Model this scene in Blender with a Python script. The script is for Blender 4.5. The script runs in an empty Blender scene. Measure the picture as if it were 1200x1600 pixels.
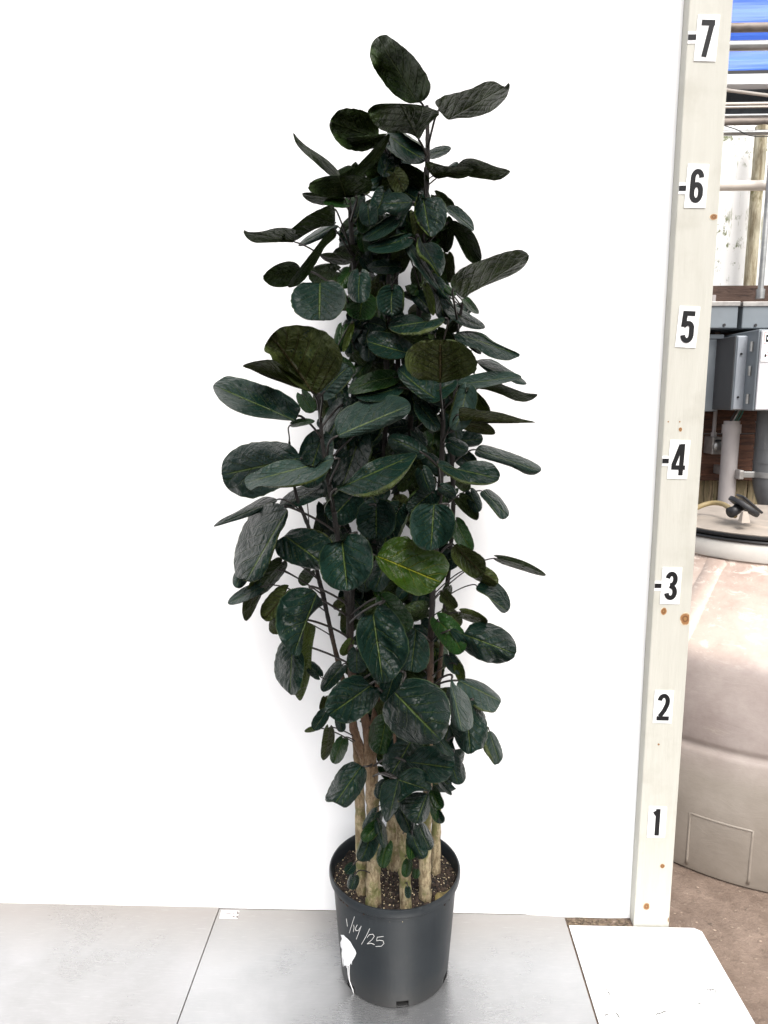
import bpy, bmesh, math, random
from mathutils import Vector, Matrix, noise
R = math.radians
S = bpy.context.scene
col = S.collection
# ------------------------------------------------------------------ camera
CX, CY, CZ, PT, YW, RL, FF = -0.64298231, -1.70382016, 1.37351434, 0.16186158, -0.03139874, -0.00221979, 1116.14438
fw = Vector((math.sin(YW)*math.cos(PT), math.cos(YW)*math.cos(PT), -math.sin(PT)))
rt = Vector((math.cos(YW), -math.sin(YW), 0)); up = rt.cross(fw)
RT = rt*math.cos(RL)+up*math.sin(RL); UP = -rt*math.sin(RL)+up*math.cos(RL)
CAM = Vector((CX, CY, CZ))
cd = bpy.data.cameras.new('camera'); cam = bpy.data.objects.new('camera', cd); col.objects.link(cam)
cam.matrix_world = Matrix(((RT.x, UP.x, -fw.x, CX), (RT.y, UP.y, -fw.y, CY), (RT.z, UP.z, -fw.z, CZ), (0, 0, 0, 1)))
cd.sensor_fit = 'VERTICAL'; cd.sensor_height = 36; cd.lens = FF*36/1600; cd.clip_end = 200; cd.clip_start = .05
S.camera = cam
# ------------------------------------------------------------------ light
SUN_EL, SUN_AZ = 52, 166          # azimuth the light comes from (degrees, clockwise from +Y)
w = bpy.data.worlds.new('World'); S.world = w; w.use_nodes = True
nt = w.node_tree; bg = nt.nodes['Background']; sky = nt.nodes.new('ShaderNodeTexSky')
sky.sky_type = 'NISHITA'; sky.sun_disc = False; sky.sun_elevation = R(SUN_EL); sky.sun_rotation = R(SUN_AZ)
sky.air_density = 1.0; sky.dust_density = 4.0; sky.ozone_density = 1.0
hs = nt.nodes.new('ShaderNodeHueSaturation'); hs.inputs['Saturation'].default_value = .35
nt.links.new(sky.outputs[0], hs.inputs['Color']); nt.links.new(hs.outputs[0], bg.inputs[0]); bg.inputs[1].default_value = .15
sd = bpy.data.lights.new('sun', 'SUN'); sd.energy = 1.15; sd.angle = R(26); sd.color = (1, .965, .92)
sun = bpy.data.objects.new('sun', sd); col.objects.link(sun)
az, el = R(SUN_AZ), R(SUN_EL)
sdir = Vector((math.sin(az)*math.cos(el), math.cos(az)*math.cos(el), math.sin(el)))
sun.rotation_euler = sdir.to_track_quat('Z', 'Y').to_euler()
S.view_settings.view_transform = 'Standard'; S.view_settings.look = 'None'
S.view_settings.exposure = .93; S.view_settings.gamma = 1; S.view_settings.use_curve_mapping = False
S.render.engine = 'CYCLES'

def ray(px, py):
    return fw + RT*((px-600)/FF) - UP*((py-800)/FF)
def U(px, py, Y):                  # the point at depth Y seen at that place of the photograph
    d = ray(px, py); return CAM + d*((Y-CY)/d.y)
def G(px, py, z=0):
    d = ray(px, py); return CAM + d*((z-CZ)/d.z)

# ------------------------------------------------------------------ helpers
def link(name, me, mats, parent=None):
    o = bpy.data.objects.new(name, me); col.objects.link(o)
    for m in (mats if isinstance(mats, (list, tuple)) else [mats]): me.materials.append(m)
    if parent: o.parent = parent
    return o
def tag(o, label=None, cat=None, group=None, kind=None):
    if label: o['label'] = label
    if cat: o['category'] = cat
    if group: o['group'] = group
    if kind: o['kind'] = kind
    return o
def empty(name, loc=(0, 0, 0)):
    o = bpy.data.objects.new(name, None); o.empty_display_size = .05; col.objects.link(o); o.location = loc
    bpy.context.view_layer.update(); return o
class MB:
    def __init__(s): s.v = []; s.f = []; s.m = []; s.uv = []
    def add(s, vs, fs, mi=0):
        n = len(s.v); s.v += [tuple(v) for v in vs]; s.f += [tuple(i+n for i in f) for f in fs]; s.m += [mi]*len(fs)
    def box(s, a, b, mi=0, bev=0):
        x0, y0, z0 = a; x1, y1, z1 = b
        if bev:
            bm = bmesh.new(); bmesh.ops.create_cube(bm, size=1)
            for v in bm.verts: v.co = Vector(((x0+x1)/2+v.co.x*(x1-x0), (y0+y1)/2+v.co.y*(y1-y0), (z0+z1)/2+v.co.z*(z1-z0)))
            bmesh.ops.bevel(bm, geom=bm.edges[:], offset=bev, segments=2, profile=.5, affect='EDGES')
            s.add([v.co for v in bm.verts], [[v.index for v in f.verts] for f in bm.faces], mi); bm.free(); return s
        s.add([(x0,y0,z0),(x1,y0,z0),(x1,y1,z0),(x0,y1,z0),(x0,y0,z1),(x1,y0,z1),(x1,y1,z1),(x0,y1,z1)],
              [(0,3,2,1),(4,5,6,7),(0,1,5,4),(1,2,6,5),(2,3,7,6),(3,0,4,7)], mi); return s
    def tube(s, pts, rad, seg=10, mi=0, caps=True):
        pts = [Vector(p) for p in pts]; n = len(pts)
        if not hasattr(rad, '__len__'): rad = [rad]*n
        t0 = (pts[1]-pts[0]).normalized(); ref = Vector((0,0,1)) if abs(t0.z) < .9 else Vector((1,0,0))
        nn = t0.cross(ref).normalized(); vs = []; fs = []
        for i in range(n):
            t = (pts[min(i+1,n-1)]-pts[max(i-1,0)]).normalized()
            nn = (nn - t*nn.dot(t)).normalized(); b = t.cross(nn)
            for k in range(seg):
                a = 2*math.pi*k/seg; vs.append(pts[i]+(nn*math.cos(a)+b*math.sin(a))*rad[i])
        for i in range(n-1):
            for k in range(seg):
                k2 = (k+1) % seg; fs.append((i*seg+k, i*seg+k2, (i+1)*seg+k2, (i+1)*seg+k))
        if caps: fs.append(tuple(range(seg))[::-1]); fs.append(tuple((n-1)*seg+k for k in range(seg)))
        s.add(vs, fs, mi); return s
    def lathe(s, prof, c, seg=64, mi=0, skip=None):
        vs = []; fs = []
        for (r, z) in prof:
            for k in range(seg):
                a = 2*math.pi*k/seg; vs.append((c[0]+r*math.cos(a), c[1]+r*math.sin(a), c[2]+z))
        for i in range(len(prof)-1):
            for k in range(seg):
                if skip and skip(i, k): continue
                k2 = (k+1) % seg; fs.append((i*seg+k, i*seg+k2, (i+1)*seg+k2, (i+1)*seg+k))
        s.add(vs, fs, mi); return s
    def mesh(s, name, smooth=False):
        me = bpy.data.meshes.new(name); me.from_pydata(s.v, [], s.f)
        me.polygons.foreach_set('material_index', s.m)
        if s.uv:
            ul = me.uv_layers.new(name='UVMap')
            for l in me.loops: ul.data[l.index].uv = s.uv[l.vertex_index]
        if smooth: me.polygons.foreach_set('use_smooth', [True]*len(me.polygons))
        me.update(); return me
    def build(s, name, mats, parent=None, smooth=False, sharp=None):
        me = s.mesh(name, smooth)
        if sharp: me.set_sharp_from_angle(angle=R(sharp))
        return link(name, me, mats, parent)

class NT:                                  # tiny node helper
    def __init__(s, name, base=(.5,.5,.5), rough=.6, metal=0, spec=.5):
        s.m = bpy.data.materials.new(name); s.m.use_nodes = True; s.t = s.m.node_tree
        s.b = s.t.nodes['Principled BSDF']; s.b.inputs['Roughness'].default_value = rough
        s.b.inputs['Metallic'].default_value = metal; s.b.inputs['Specular IOR Level'].default_value = spec
        s.set('Base Color', base)
    def n(s, typ, **kw):
        d = s.t.nodes.new(typ)
        for k, v in kw.items():
            if k in d.inputs: s.put(d.inputs[k], v)
            else: setattr(d, k, v)
        return d
    def put(s, sock, v):
        if isinstance(v, bpy.types.NodeSocket): s.t.links.new(v, sock)
        elif isinstance(v, tuple) and len(v) == 3 and sock.type == 'RGBA': sock.default_value = (*v, 1)
        else: sock.default_value = v
    def set(s, name, v): s.put(s.b.inputs[name], v)
    def math(s, op, a, b=0.0, c=0.0):
        d = s.t.nodes.new('ShaderNodeMath'); d.operation = op
        s.put(d.inputs[0], a); s.put(d.inputs[1], b); s.put(d.inputs[2], c); return d.outputs[0]
    def ramp(s, f, a, b):                  # 0..1 between a and b
        d = s.t.nodes.new('ShaderNodeMapRange'); s.put(d.inputs[0], f); s.put(d.inputs[1], a); s.put(d.inputs[2], b)
        return d.outputs[0]
    def mix(s, f, a, b):
        d = s.t.nodes.new('ShaderNodeMix'); d.data_type = 'RGBA'
        s.put(d.inputs['Factor'], f); s.put(d.inputs[6], a); s.put(d.inputs[7], b); return d.outputs[2]
    def coord(s, scale=(1,1,1), out='Object', rot=(0,0,0)):
        c = s.n('ShaderNodeTexCoord'); m = s.n('ShaderNodeMapping'); s.put(m.inputs['Vector'], c.outputs[out])
        m.inputs['Scale'].default_value = scale; m.inputs['Rotation'].default_value = rot; return m.outputs[0]
    def noise(s, vec, scale=5, det=4, rough=.6, dist=0):
        d = s.n('ShaderNodeTexNoise'); s.put(d.inputs['Vector'], vec); d.inputs['Scale'].default_value = scale
        d.inputs['Detail'].default_value = det; d.inputs['Roughness'].default_value = rough; d.inputs['Distortion'].default_value = dist
        return d.outputs['Fac']
    def bump(s, h, dist=.002, strength=.6):
        d = s.n('ShaderNodeBump'); s.put(d.inputs['Height'], h); d.inputs['Distance'].default_value = dist
        d.inputs['Strength'].default_value = strength; s.set('Normal', d.outputs[0])

def simple(name, base, rough=.6, metal=0, var=.25, scale=8, bump=0, spec=.5, stretch=(1,1,1), dirt=None):
    q = NT(name, base, rough, metal, spec); v = q.coord(stretch)
    f = q.noise(v, scale, 5)
    c = q.mix(q.ramp(f, .3, .7), tuple(x*(1-var) for x in base), tuple(min(1, x*(1+var*.6)) for x in base))
    if dirt:
        f2 = q.noise(v, scale*.45, 6, .7); c = q.mix(q.ramp(f2, dirt[1], dirt[1]+.12), c, dirt[0])
    q.set('Base Color', c)
    q.set('Roughness', q.math('MULTIPLY_ADD', f, .3, rough-.15))
    if bump: q.bump(q.noise(v, scale*6, 4), bump)
    return q.m
M = {}
# leaf upper side
def leaf_top(name, base, base2, vein, margin, rough=.31):
    q = NT(name, base, rough, spec=.15)
    tc = q.n('ShaderNodeTexCoord'); sp = q.n('ShaderNodeSeparateXYZ'); q.put(sp.inputs[0], tc.outputs['UV'])
    u, v = sp.outputs[0], sp.outputs[1]
    ob = q.coord()
    wob = q.math('MULTIPLY', q.math('SUBTRACT', q.noise(ob, 16, 3), .5), .22)
    av = q.math('ABSOLUTE', q.math('SUBTRACT', v, .5))
    mid = q.math('SUBTRACT', 1, q.ramp(av, .008, .026))
    mid = q.math('MULTIPLY', mid, q.ramp(u, 1.0, .82))
    s = q.math('FRACT', q.math('MULTIPLY', q.math('ADD', q.math('MULTIPLY_ADD', av, -.75, u), q.math('ADD', wob, .30)), 6.0))
    sd_ = q.math('ABSOLUTE', q.math('SUBTRACT', s, .5))
    side = q.math('MULTIPLY', q.math('SUBTRACT', 1, q.ramp(sd_, .02, .07)), q.ramp(av, .46, .2))
    f = q.noise(ob, 60, 4, .6); f2 = q.noise(ob, 5, 2)
    c = q.mix(q.ramp(q.math('ADD', q.math('MULTIPLY', f, .35), q.math('MULTIPLY', f2, .65)), .35, .65), base, base2)
    mg = q.ramp(av, .482, .497); c = q.mix(q.math('MULTIPLY', mg, .55), c, margin)
    c = q.mix(q.math('MULTIPLY', side, .30), c, vein); c = q.mix(q.math('MULTIPLY', mid, .9), c, vein)
    q.set('Base Color', c)
    q.set('Roughness', q.math('MULTIPLY_ADD', f, .10, rough-.04))
    h = q.math('ADD', q.math('MULTIPLY', q.noise(ob, 130, 3, .6, .6), .16), q.math('MULTIPLY', side, -.7))
    h = q.math('ADD', h, q.math('MULTIPLY', mid, -.8))
    h = q.math('ADD', h, q.math('MULTIPLY', q.noise(ob, 42, 3, .6, 1.6), .35))
    h = q.math('ADD', h, q.math('MULTIPLY', q.math('ABSOLUTE', q.math('SUBTRACT', q.noise(ob, 24, 3, .5, .8), .5)), -2.6))
    q.bump(h, .0042, 1)
    return q.m
def leaf_under(name, base, base2, vein, rough=.42):
    q = NT(name, base, rough, spec=.17)
    tc = q.n('ShaderNodeTexCoord'); sp = q.n('ShaderNodeSeparateXYZ'); q.put(sp.inputs[0], tc.outputs['UV'])
    u, v = sp.outputs[0], sp.outputs[1]; ob = q.coord()
    av = q.math('ABSOLUTE', q.math('SUBTRACT', v, .5))
    mid = q.math('MULTIPLY', q.math('SUBTRACT', 1, q.ramp(av, .01, .03)), q.ramp(u, 1.0, .82))
    s = q.math('FRACT', q.math('MULTIPLY', q.math('ADD', q.math('MULTIPLY_ADD', av, -.75, u), .30), 6.5))
    side = q.math('MULTIPLY', q.math('SUBTRACT', 1, q.ramp(q.math('ABSOLUTE', q.math('SUBTRACT', s, .5)), .03, .1)), q.ramp(av, .46, .2))
    f = q.noise(ob, 26, 5, .65)
    c = q.mix(q.ramp(f, .35, .68), base, base2)
    c = q.mix(q.math('MULTIPLY', side, .4), c, vein); c = q.mix(q.math('MULTIPLY', mid, .8), c, vein)
    q.set('Base Color', c); q.set('Roughness', rough)
    h = q.math('ADD', q.math('MULTIPLY', side, 1.0), q.math('MULTIPLY', mid, 1.2))
    h = q.math('ADD', h, q.math('MULTIPLY', q.noise(ob, 38, 3, .6, 1.0), .8))
    h = q.math('ADD', h, q.math('MULTIPLY', q.math('ABSOLUTE', q.math('SUBTRACT', q.noise(ob, 22, 3, .5, 1.2), .5)), 3.2))
    q.bump(h, .0060, 1); return q.m
M['T'] = leaf_top('leaf_dark_top', (.0028,.0090,.0062), (.0060,.0190,.0135), (.058,.085,.022), (.07,.10,.04))
M['L'] = leaf_top('leaf_grey_green_top', (.010,.022,.017), (.022,.040,.032), (.085,.115,.04), (.10,.13,.06), .38)
M['G'] = leaf_top('leaf_green_top', (.0045,.017,.0045), (.011,.034,.007), (.06,.09,.015), (.07,.10,.02))
M['Y'] = leaf_top('leaf_bright_top', (.004,.017,.003), (.020,.040,.003), (.15,.16,.012), (.05,.07,.01))
M['U'] = leaf_under('leaf_dark_under', (.008,.0165,.0035), (.028,.048,.012), (.055,.075,.026))
M['O'] = leaf_under('leaf_olive_under', (.019,.028,.006), (.044,.056,.015), (.055,.042,.018))
M['P'] = leaf_under('leaf_pale_under', (.026,.042,.006), (.055,.08,.013), (.09,.12,.03))
BACK = {'T': 'U', 'L': 'O', 'G': 'P', 'Y': 'P'}

# bark
q = NT('bark', (.3,.22,.14), .85); v = q.coord((1,1,.35)); f = q.noise(v, 95, 6, .75); f2 = q.noise(q.coord(), 24, 5)
sp = q.n('ShaderNodeSeparateXYZ'); q.put(sp.inputs[0], q.coord())
c = q.mix(q.ramp(f, .42, .58), (.19,.14,.075), (.44,.36,.225)); c = q.mix(q.ramp(f2, .50, .62), c, (.15,.15,.05)); c = q.mix(q.math('MULTIPLY', q.ramp(q.noise(q.coord((1,1,2.2)), 75, 6, .8), .56, .66), .5), c, (.045,.03,.018))
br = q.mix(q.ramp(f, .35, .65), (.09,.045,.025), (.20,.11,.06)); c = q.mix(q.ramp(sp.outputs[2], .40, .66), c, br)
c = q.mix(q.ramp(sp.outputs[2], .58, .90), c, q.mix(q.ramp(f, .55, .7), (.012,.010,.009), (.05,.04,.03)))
q.set('Base Color', c); q.bump(q.math('ADD', f, q.noise(v, 130, 3)), .008, 1); M['bark'] = q.m
M['petiole'] = simple('petiole_skin', (.018,.014,.012), .5, var=.4, scale=30)
M['twig'] = simple('young_stem_skin', (.02,.017,.013), .6, var=.5, scale=60, bump=.001)
# pot
q = NT('pot_plastic', (.028,.033,.038), .42, spec=.35); v = q.coord(); f = q.noise(v, 9, 5, .7); fs = q.noise(q.coord((1,1,.12)), 60, 3)
c = q.mix(q.ramp(f, .35, .75), (.0085,.0115,.014), (.018,.022,.025)); c = q.mix(q.math('MULTIPLY', q.ramp(q.noise(v, 3, 6, .75), .56, .72), .5), c, (.035,.035,.033))
sc_ = q.ramp(q.noise(q.coord((1,1,.25), rot=(.3,.2,0)), 34, 6, .8, .4), .66, .74); c = q.mix(q.math('MULTIPLY', sc_, .45), c, (.075,.08,.08))
sp = q.n('ShaderNodeSeparateXYZ'); q.put(sp.inputs[0], v); du = q.math('MULTIPLY', q.ramp(q.math('ADD', sp.outputs[2], q.math('MULTIPLY', f, .12)), .14, .04), .6); c = q.mix(du, c, (.045,.042,.038))
q.set('Base Color', c); q.set('Roughness', q.math('MULTIPLY_ADD', f, .3, .28)); q.bump(fs, .0006, .5); M['pot'] = q.m
q = NT('soil', (.02,.015,.01), .95); v = q.coord(); f = q.noise(v, 90, 5, .7)
q.set('Base Color', q.mix(q.ramp(f, .4, .65), (.004,.003,.0025), (.03,.019,.012))); q.bump(f, .008, 1); M['soil'] = q.m
M['perlite'] = simple('perlite_grain', (.55,.45,.29), .9, var=.5, scale=60)
M['bark_chip'] = simple('bark_chip', (.035,.022,.015), .9, var=.8, scale=60)
M['paint'] = simple('white_paint', (.86,.86,.86), .35, var=.02)
M['chalk'] = simple('chalk_pen', (.62,.62,.60), .7, var=.1)
M['black_ink'] = simple('black_vinyl', (.008,.008,.009), .5, var=.2, spec=.25)
M['plate'] = simple('number_plate_white', (.86,.86,.86), .45, var=.02)
# white backdrop
q = NT('backdrop_white', (.88,.88,.885), .55); v = q.coord(); f = q.noise(v, 3.5, 4)
q.set('Base Color', q.mix(q.ramp(f, .3, .7), (.86,.865,.875), (.90,.90,.90))); q.bump(f, .01, .3); M['wall'] = q.m
# aluminium
def alu(name, a, b, warm):
    q = NT(name, a, .4, .75); v = q.coord((1,1,1)); big = q.noise(v, 2.2, 5, .6, .5); fine = q.noise(q.coord((1.2, 9, 1), rot=(0,0,.5)), 26, 5, .7)
    scr = q.noise(q.coord((2, 40, 1), rot=(0,0,-.9)), 9, 3, .6)
    c = q.mix(q.ramp(big, .38, .62), a, b); c = q.mix(q.math('MULTIPLY', q.ramp(fine, .5, .7), .35), c, (.52,.52,.52))
    sp = q.n('ShaderNodeSeparateXYZ'); q.put(sp.inputs[0], v)
    edge = q.math('ADD', sp.outputs[1], q.math('MULTIPLY', q.math('SUBTRACT', big, .5), .25))
    c = q.mix(q.math('MULTIPLY', q.ramp(edge, -.16, .01), .55), c, warm)          # warmer, darker tone towards the back edge
    st = q.ramp(scr, .62, .70); c = q.mix(q.math('MULTIPLY', st, .15), c, (.8,.8,.8))
    q.set('Base Color', c); q.set('Roughness', q.math('ADD', q.math('MULTIPLY_ADD', big, .40, .04), q.math('MULTIPLY', fine, .14)))
    q.bump(q.math('ADD', q.math('MULTIPLY', fine, .2), big), .0025, .5); return q.m
M['alu_a'] = alu('aluminium_scuffed', (.36,.358,.355), (.46,.46,.465), (.29,.25,.215))
M['alu_b'] = alu('aluminium_worn', (.36,.365,.37), (.475,.48,.485), (.29,.26,.23))
# painted board on the ground
q = NT('white_board_paint', (.88,.88,.87), .6); v = q.coord(); f = q.noise(v, 60, 4, .6, 2.5); g = q.noise(v, 5, 3)
cr = q.math('MULTIPLY', q.ramp(q.math('ABSOLUTE', q.math('SUBTRACT', q.noise(v, 6, 6, .7, .8), .5)), .012, .005), q.ramp(g, .70, .76))
c = q.mix(cr, (.88,.88,.87), (.12,.12,.10)); c = q.mix(q.math('MULTIPLY', q.ramp(q.noise(q.coord((1,5,1)), 8, 5, .7), .64, .75), .3), c, (.55,.40,.30))
q.set('Base Color', c); q.bump(f, .001, .3); M['board_white'] = q.m
# ground
q = NT('ground_dirt', (.2,.14,.1), .95); v = q.coord(); f = q.noise(v, 6, 8, .75); f2 = q.noise(v, 70, 5, .7)
c = q.mix(q.ramp(f, .35, .7), (.15,.105,.078), (.30,.225,.175)); c = q.mix(q.ramp(f2, .62, .74), c, (.46,.38,.30)); c = q.mix(q.ramp(f2, .34, .26), c, (.07,.05,.04))
q.set('Base Color', c); q.bump(q.math('ADD', f, q.math('MULTIPLY', f2, .5)), .012, 1); M['ground'] = q.m
# cream wood of the ruler
q = NT('cream_wood', (.62,.60,.50), .55); v = q.coord((9,9,.7)); f = q.noise(v, 6, 5, .65, .6); f2 = q.noise(q.coord(), 9, 4)
c = q.mix(q.ramp(f, .3, .7), (.45,.442,.39), (.50,.492,.44)); c = q.mix(q.math('MULTIPLY', q.ramp(f2, .52, .7), .5), c, (.38,.365,.31))
ln = q.noise(q.coord((30,30,.4)), 3, 3, .5, .4); c = q.mix(q.math('MULTIPLY', q.ramp(ln, .72, .76), .35), c, (.40,.37,.28))
q.set('Base Color', c); q.bump(q.math('ADD', f, q.noise(v, 40, 3)), .0008, .6); M['cream'] = q.m
q = NT('knot', (.4,.2,.06), .6); tc = q.n('ShaderNodeTexCoord'); le = q.n('ShaderNodeVectorMath', operation='LENGTH'); q.put(le.inputs[0], tc.outputs['UV'])
rr = q.math('ADD', le.outputs['Value'], q.math('MULTIPLY', q.math('SUBTRACT', q.noise(q.coord(), 90, 3), .5), .5))
c = q.mix(q.ramp(rr, .2, .35), (.28,.15,.05), (.14,.055,.018)); c = q.mix(q.ramp(rr, .45, .6), c, (.27,.13,.045)); c = q.mix(q.ramp(rr, .8, 1.0), c, (.64,.58,.44))
q.set('Base Color', c); M['knot'] = q.m
# background materials
M['galv'] = simple('galvanised_steel', (.42,.42,.41), .35, .8, .35, 20, .0008, stretch=(.25,1,1))
M['rusty'] = simple('grimy_pipe', (.26,.22,.19), .6, .4, .45, 18, .001, stretch=(.4,1,1), dirt=((.14,.08,.05), .6))
M['cream_pvc'] = simple('cream_pvc', (.66,.60,.53), .45, 0, .1, 14)
M['grey_pvc'] = simple('grey_pvc', (.36,.33,.32), .5, 0, .2, 14, dirt=((.22,.2,.19), .62), stretch=(1,1,.3))
M['grey_paint'] = simple('grey_cabinet_paint', (.19,.215,.235), .42, .1, .15, 6, dirt=((.13,.12,.11), .64))
M['dark_side'] = simple('dark_cabinet_side', (.06,.06,.062), .5, .1, .3, 10)
M['light_paint'] = simple('pale_cabinet_paint', (.60,.60,.62), .45, .1, .1, 8)
M['outlet_metal'] = simple('outlet_metal', (.40,.38,.36), .4, .6, .25, 30)
M['duct'] = simple('duct_plastic', (.16,.165,.17), .5, .2, .35, 14, .001, stretch=(1,1,.4), dirt=((.34,.33,.31), .62))
M['black'] = simple('black_plastic', (.02,.02,.022), .5, 0, .3, 20)
M['rubber'] = simple('black_rubber', (.008,.008,.009), .45, 0, .3, 20)
M['hose'] = simple('yellow_hose_rubber', (.30,.23,.11), .5, 0, .2, 20)
M['green_wire'] = simple('green_wire', (.03,.12,.09), .5)
M['red_ink'] = simple('red_ink', (.55,.04,.04), .5)
M['white_metal'] = simple('white_gutter', (.88,.88,.88), .5, 0, .03)
M['sticker'] = simple('sticker_paper', (.80,.80,.79), .4, 0, .05, 40)
M['smudge'] = simple('grey_smudged_ink', (.25,.22,.21), .6, 0, .5, 200)
M['netting'] = simple('black_shade_cloth', (.035,.04,.045), .9, 0, .4, 30)
q = NT('blue_sheeting', (.05,.19,.70), .45); v = q.coord((.35,1,14)); f = q.noise(v, 2.6, 4, .6)
q.set('Base Color', q.mix(q.ramp(f, .35, .7), (.035,.12,.60), (.085,.22,.78))); q.bump(f, .01, .6); M['blue'] = q.m
q = NT('stained_white_panel', (.88,.88,.86), .6); v = q.coord((1,1,.6)); f = q.noise(v, 26, 6, .75); g = q.noise(q.coord(), 4, 3)
st = q.math('MULTIPLY', q.ramp(f, .55, .62), q.ramp(g, .47, .55)); vs_ = q.noise(q.coord((14,1,.8)), 3.2, 5, .8)
c = q.mix(st, (.88,.88,.87), (.16,.18,.08)); c = q.mix(q.math('MULTIPLY', q.ramp(vs_, .61, .66), .8), c, (.26,.27,.15)); q.set('Base Color', c); M['panel'] = q.m
q = NT('weathered_post', (.5,.45,.3), .85); v = q.coord((6,6,.8)); f = q.noise(v, 5, 6, .75)
c = q.mix(q.ramp(f, .38, .6), (.22,.18,.11), (.60,.56,.42)); c = q.mix(q.ramp(q.noise(q.coord((1,1,.5)), 14, 5), .60, .68), c, (.16,.14,.06)); q.set('Base Color', c); q.bump(f, .006, 1); M['post'] = q.m
def planks(name, a, b, c3, sc):
    q = NT(name, a, .85); v = q.coord(sc); f = q.noise(v, 4, 6, .7, 1.2); f3 = q.noise(q.coord(), 2.5, 3)
    c = q.mix(q.ramp(f, .38, .62), a, b); c = q.mix(q.ramp(f3, .55, .7), c, c3); fl = q.ramp(q.noise(v, 9, 3, .5, 1.5), .58, .66); c = q.mix(q.math('MULTIPLY', fl, .7), c, tuple(x*.35 for x in a))
    q.set('Base Color', c); q.bump(f, .006, 1); return q.m
M['plank'] = planks('dark_stained_wood', (.05,.022,.013), (.13,.055,.03), (.035,.018,.013), (1.2,1,10))
M['plank_top'] = planks('old_brown_wood', (.045,.025,.018), (.09,.055,.04), (.03,.018,.014), (1.2,1,10))
M['fence'] = planks('mossy_fence_wood', (.16,.14,.07), (.34,.26,.16), (.10,.12,.04), (9,1,1))
# tank plastic
q = NT('tank_plastic', (.5,.4,.34), .38); v = q.coord(); f = q.noise(v, 5, 7, .7); f2 = q.noise(q.coord((1,1,2.2)), 9, 6, .75, .8)
sp = q.n('ShaderNodeSeparateXYZ'); q.put(sp.inputs[0], v)
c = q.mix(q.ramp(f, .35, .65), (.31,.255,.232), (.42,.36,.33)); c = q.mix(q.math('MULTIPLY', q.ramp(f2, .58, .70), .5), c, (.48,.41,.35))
top = q.mix(q.ramp(f, .38, .62), (.40,.30,.25), (.56,.46,.39)); pt = q.ramp(q.noise(q.coord((1,1,3)), 13, 6, .75, 1.2), .54, .62); top = q.mix(q.math('MULTIPLY', pt, .55), top, (.78,.70,.62)); c = q.mix(q.ramp(sp.outputs[2], .64, .685), c, top)  # cone lightened and pale blotches strengthened to put bright highlights into the colour
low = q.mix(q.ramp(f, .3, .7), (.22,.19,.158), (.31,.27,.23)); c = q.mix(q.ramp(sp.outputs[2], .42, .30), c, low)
q.set('Base Color', c); q.set('Roughness', q.math('MULTIPLY_ADD', f, .3, .26)); q.bump(f2, .003, .5); M['tank'] = q.m
M['tank_neck'] = simple('tank_neck_plastic', (.66,.63,.58), .4, 0, .12, 8, dirt=((.55,.44,.34), .6))
M['tank_lid'] = simple('tank_lid_plastic', (.40,.345,.29), .6, 0, .2, 12, .001, dirt=((.52,.44,.36), .55))

# ------------------------------------------------------------------ setting
g = MB(); n = 90
for i in range(2):
    pass
g.add([(-12,-6,-.006),(12,-6,-.006),(12,14,-.006),(-12,14,-.006)], [(0,1,2,3)])
o = g.build('ground', M['ground']); tag(o, kind='structure')
# backdrop wall
bw = MB(); nx, nz = 60, 24; x0, x1, z1 = -4.2, -.0447, 3.3
xs = [x0+(x1-x0)*i/nx for i in range(nx+1)]; zs = [z1*(k/nz)**1.5 for k in range(nz+1)]
for side, yy in ((0, .022), (1, .034)):
    vs = []; fs = []
    for k in range(nz+1):
        for i in range(nx+1):
            x = xs[i]; z = zs[k]
            if k == 0: z = .001 if x < -.26 else -.002+.004*noise.noise(Vector((x*30, 0, 1)))
            y = yy+.004*noise.noise(Vector((x*2, z*2, 0)))*min(1, z*3)
            if x > -.3 and z < .05: y -= .004*(1-z/.05)
            vs.append((x, y, z))
    for k in range(nz):
        for i in range(nx):
            a = k*(nx+1)+i; f = (a, a+1, a+nx+2, a+nx+1); fs.append(f if side == 0 else f[::-1])
    bw.add(vs, fs)
o = bw.build('backdrop_wall', M['wall'], smooth=True); tag(o, 'tall plain white backdrop wall standing behind the potted plant', 'wall')
# aluminium sheets
def sheet(name, corners, th, ztop, mat, label):
    m = MB(); b = [(x, y, ztop-th) for x, y in corners]; t = [(x, y, ztop) for x, y in corners]; k = len(corners)
    m.add(b+t, [tuple(range(k))[::-1], tuple(range(k, 2*k))]+[(i, (i+1) % k, k+(i+1) % k, k+i) for i in range(k)])
    o = m.build(name, mat); return tag(o, label, name.replace('_', ' '), group='aluminium floor sheets' if 'metal' in name else None)
SL = G(340, 1419).x; SR = G(278, 1600).x
xa, xb = -.2185, G(940, 1600).x
sheet('metal_sheet', [(-4.1,-1.6), (-1.1472,-1.6), (-1.1472,.0215), (-4.1,.0215)], .005, .0035, M['alu_a'], 'scuffed aluminium floor sheet left of the thin dark seam')
sheet('metal_sheet', [(-1.1458,-1.6), (-.215,-1.6), (-.2185,.0215), (-1.1458,.0215)], .004, .000, M['alu_b'], 'worn aluminium floor sheet under the black plant pot')
wb0, wb1 = G(1090, 1478), G(1178, 1600)
wy = G(1000, 1449).y
wt = G(1086, 1450).x
sheet('white_board', [(-.213,-1.2), (.30,-1.2), (wb1.x+.002, wb1.y), (wt+.012, wy-.012), (wt-.004, wy), (-.213, wy)], .004, .0015, M['board_white'], 'white painted board lying flat on the ground before the ruler post')
wbo = bpy.data.objects['white_board']; random.seed(12); mck = simple('crack_grey', (.10,.095,.085), .9, var=.5, scale=90)
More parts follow.
